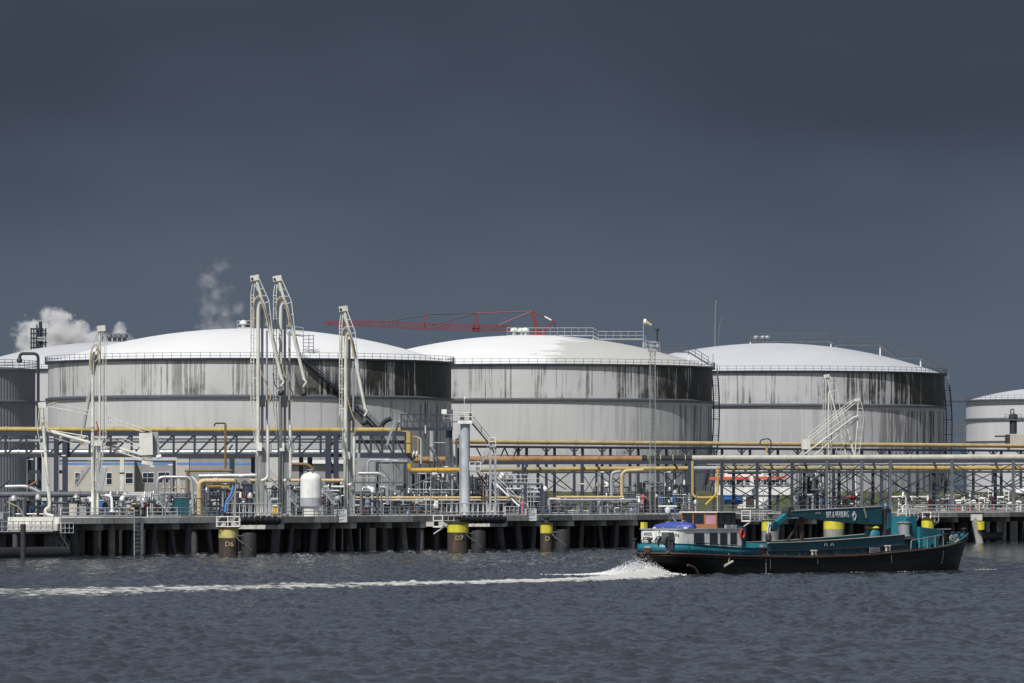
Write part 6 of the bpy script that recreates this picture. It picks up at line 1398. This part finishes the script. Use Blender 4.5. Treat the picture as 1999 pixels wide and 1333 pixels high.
MB().prism([V(40.5, -1.5, 4.55), V(44.6, -1.0, 4.25), V(43.6, -1.2, 2.35), V(40.5, -1.5, 2.2)], V(0, 2.6, 0)).build('fore_shelter', 'teal', boat, 0)
MB().box((41.0, -1.85, 2.2), (.9, .6, 1.35)).build('locker', 'teal', boat, 0); MB().box((42.5, -1.8, 2.3), (.8, .5, 1.15)).build('locker', 'teal_dark', boat, 0)
ladder(boat, V(40.2, -1.75, 2.2), V(40.2, -1.75, 4.6), V(1, 0, 0), 'teal', w=.45, step=.3, r=.035)
pipe('fore_rail', [V(37.2, -2.9, 2.2), V(37.3, -2.9, 3.2), V(43.2, -2.3, 3.75), V(43.3, -2.3, 2.6)], .04, 'galvanised', boat, .2); 
for x in (38.7, 40.2, 41.7): rod('rail_post', V(x, -2.85+.1*(x-38), 2.2), V(x, -2.85+.1*(x-38), 3.3+.09*(x-37.3)), .035, 'galvanised', boat, True)
MB().prism([V(44.0, -1.6, 2.45), V(45.4, -1.4, 2.7), V(45.4, -1.4, 3.9), V(44.9, -1.4, 3.8)], V(0, 2.2, 0)).build('anchor_windlass_guard', 'hull_black', boat, 0)
MB().lathe(V(46.6, -.9, 3.3), [(.1, 0), (.45, 0), (.45, .1), (.25, .12), (.25, 1.2), (.45, 1.22), (.45, 1.3), (.1, 1.3)], 14, axis=V(0, 1, 0)).build('anchor_winch', 'galvanised', boat); MB().box((46.6, -.3, 2.7), (.9, 1.2, .4)).build('winch_bed', 'grey_steel', boat, 0)
for x, y, zz in ((48.2, .35, 3.5), (48.2, -.45, 3.5), (49.6, 0, 3.9)): MB().lathe(V(x, y, zz-.5), [(.14, 0), (.14, .8), (.3, .85), (.3, 1.0), (.02, 1.02)], 12).build('bollard', 'dark_steel', boat)
MB().tube([V(46.6+.5*math.cos(a*.9), -1.6+.35*math.sin(a), 2.95+.02*a) for a in [i*.5 for i in range(38)]], .07, 6).build('rope_coil', 'rope', boat)
bar('bow_beam', V(45.6, 1.0, 4.25), V(48.4, .9, 4.3), .3, .12, 'galvanised', boat); rod('bow_light', V(47.2, .9, 3.4), V(47.2, .9, 4.3), .08, 'galvanised', boat, True)

# deck clutter
MB().box((16.0, 1.2, 1.05), (1.6, 1.2, .9)).build('crate', 'rust_brown', boat, 0); MB().box((26, -.6, 1.05), (3.0, 2.0, .5)).build('timber_stack', 'wood', boat, 0)
for k in range(3): MB().tube([V(13.0+.55*k+.4*math.cos(a), -2.95, 2.15+.4*math.sin(a)) for a in [2*math.pi*i/14 for i in range(14)]], .13, 8, True).build('tyre', 'black_rubber', boat)
pipe('deck_hose', [V(15, -2.85, 1.75), V(19, -2.95, 1.72), V(23, -2.82, 1.74), V(28, -2.95, 1.82), V(34, -2.85, 2.0)], .06, 'dark_steel', boat, 1.0)
for x in (17.5, 19.7, 25.5, 28.6, 34.8): MB().box((x, -2.9, 1.66+max(0, x-28)*.04), (.35, .3, .3)).build('deck_fitting', 'dark_steel', boat, 0)
# ================================================================== SPRAY at the stern
M4 = Matrix.Translation(BO) @ Matrix.Rotation(math.radians(90)-BA, 4, 'Z')
mat('foam_white', (.80, .81, .80), .85, var=.05); rnd = random.Random(5)
mb = MB(); ico = [V(0, 0, 1), V(.9, 0, .35), V(.28, .85, .4), V(-.72, .53, .35), V(-.72, -.53, .35), V(.28, -.85, .4), V(.72, .53, -.4), V(-.28, .85, -.4), V(-.9, 0, -.4), V(-.28, -.85, -.4), V(.72, -.53, -.4), V(0, 0, -1)]
icf = [(0, 1, 2), (0, 2, 3), (0, 3, 4), (0, 4, 5), (0, 5, 1), (1, 6, 2), (2, 7, 3), (3, 8, 4), (4, 9, 5), (5, 10, 1), (6, 7, 2), (7, 8, 3), (8, 9, 4), (9, 10, 5), (10, 6, 1), (11, 7, 6), (11, 8, 7), (11, 9, 8), (11, 10, 9), (11, 6, 10)]
def blob(c, r): mb.raw([c+V(p.x*r*rnd.uniform(.7, 1.4), p.y*r*rnd.uniform(.7, 1.4), p.z*r*rnd.uniform(.6, 1.3)) for p in ico], icf)
for i in range(8000):
    f = rnd.random()**.8; x = 1.6-8.5*f+rnd.gauss(0, .4); y = rnd.gauss(0, 1.4+1.2*f); env = 1.5*math.exp(-((x+1.2)/2.0)**2)*math.exp(-(y/2.6)**2)+.32*math.exp(-((x+4)/3.5)**2)*math.exp(-(y/3)**2)
    z = env*rnd.random()**.7*rnd.uniform(.6, 1.15); 
    if x > 2.2 and z > .5: z *= .4
    r = rnd.uniform(.022, .062)*(1.15-.6*min(1, z/1.4)); blob(M4 @ V(x, y, z+.05), r)
for i in range(1200):
    x = rnd.uniform(-3, 2.5); y = rnd.gauss(0, 2.0); env = 2.0*math.exp(-((x+1.1)/1.7)**2)*math.exp(-(y/2.4)**2); blob(M4 @ V(x, y, env*rnd.uniform(.6, 1.15)), rnd.uniform(.008, .022))
# thin foam along the waterline and at the bow
for i in range(500):
    s = rnd.random(); p = hull_pt(s, 0, -1, rnd.expovariate(3)+.08, .02); 
    if math.sin(s*37)+math.sin(s*83+1) > .35: blob(M4 @ V(p.x, p.y, rnd.uniform(0, .06)), rnd.uniform(.012, .03))
for i in range(160):
    f = rnd.random(); blob(M4 @ V(49.2+f*3.2, -.3-f*1.6+rnd.gauss(0, .12), rnd.uniform(.03, .12)), rnd.uniform(.012, .03))
o = mb.build('wake_spray', 'foam_white', None, 60); tag(o, 'white churned foam thrown up behind the barge stern', 'foam', kind='stuff')

# ================================================================== STEAM over the refinery
def steam(name, label, p0, p1, d, dep, density, scale, thr, soft, seed, lumps, bright=.9):
    """lumpy closed volumes with fraying density"""
    a = P(p0[0], p1[1], d); b = P(p1[0], p0[1], d); c = (a+b)/2
    me = MB().box((c.x, d, a.z), (b.x-a.x, dep, b.z-a.z)); m = bpy.data.materials.new(name); m.use_nodes = True; t = m.node_tree; t.nodes.clear()
    out = N(t, 'ShaderNodeOutputMaterial'); pv = N(t, 'ShaderNodeVolumePrincipled'); t.links.new(pv.outputs[0], out.inputs['Volume']); pv.inputs['Color'].default_value = (bright, bright, bright*1.01, 1); pv.inputs['Anisotropy'].default_value = .0
    g = N(t, 'ShaderNodeNewGeometry'); n1 = N(t, 'ShaderNodeTexNoise', inp={'Scale': scale, 'Detail': 6.0, 'Roughness': .62}); off = N(t, 'ShaderNodeVectorMath', operation='ADD'); off.inputs[1].default_value = (seed*31., seed*17., seed*7.)
    t.links.new(g.outputs['Position'], off.inputs[0]); t.links.new(off.outputs[0], n1.inputs['Vector'])
    best = None
    for (px, py, r) in lumps:
        q = P(px, py, d); vm = N(t, 'ShaderNodeVectorMath', operation='DISTANCE'); vm.inputs[1].default_value = q; t.links.new(g.outputs['Position'], vm.inputs[0])
        mr = N(t, 'ShaderNodeMapRange', inp={1: 0., 2: r*d/F, 3: 1., 4: 0.}); t.links.new(vm.outputs['Value'], mr.inputs[0])
        if best is None: best = mr.outputs[0]
        else:
            mx = N(t, 'ShaderNodeMath', operation='MAXIMUM'); t.links.new(best, mx.inputs[0]); t.links.new(mr.outputs[0], mx.inputs[1]); best = mx.outputs[0]
    ad = N(t, 'ShaderNodeMath', operation='MULTIPLY_ADD', inp={1: 2.2, 2: -1.1}); t.links.new(n1.outputs[0], ad.inputs[0])
    sm = N(t, 'ShaderNodeMath', operation='ADD'); t.links.new(ad.outputs[0], sm.inputs[0]); t.links.new(best, sm.inputs[1])
    ms = N(t, 'ShaderNodeMapRange', interpolation_type='SMOOTHSTEP', inp={1: thr, 2: thr+soft, 3: 0., 4: density}); t.links.new(sm.outputs[0], ms.inputs[0])
    cl = N(t, 'ShaderNodeMath', operation='MULTIPLY'); gt = N(t, 'ShaderNodeMath', operation='GREATER_THAN', inp={1: .002}); t.links.new(best, gt.inputs[0]); t.links.new(ms.outputs[0], cl.inputs[0]); t.links.new(gt.outputs[0], cl.inputs[1]); t.links.new(cl.outputs[0], pv.inputs['Density'])
    o = me.build(name, m, None, 0); tag(o, label, 'steam', kind='stuff'); return o
steam('steam_cloud', 'white billowing steam cloud at the left', (10, 570), (285, 730), 1900., 46, .45, .2, .40, .22, 3, [(70, 655, 58), (110, 638, 62), (145, 655, 56), (95, 685, 70), (172, 676, 52), (208, 676, 50), (234, 657, 36), (55, 690, 48)])
steam('steam_wisp', 'thin wisp of steam beside the twin loading arms', (360, 490), (500, 665), 1900., 30, .085, .3, .48, .7, 5, [(430, 520, 34), (408, 548, 46), (426, 575, 46), (412, 600, 52), (440, 612, 52), (418, 640, 60), (462, 602, 40), (400, 645, 40), (445, 640, 50)])

for (pn, nm, mk), (par_, mb_) in ACC.items(): mb_.build({'rung': 'rungs', 'lace': 'lacing', 'cage_rail': 'cage_rails', 'conduit': 'conduits', 'hydraulic_line': 'hydraulic_lines'}[nm], mk, par_, 0)
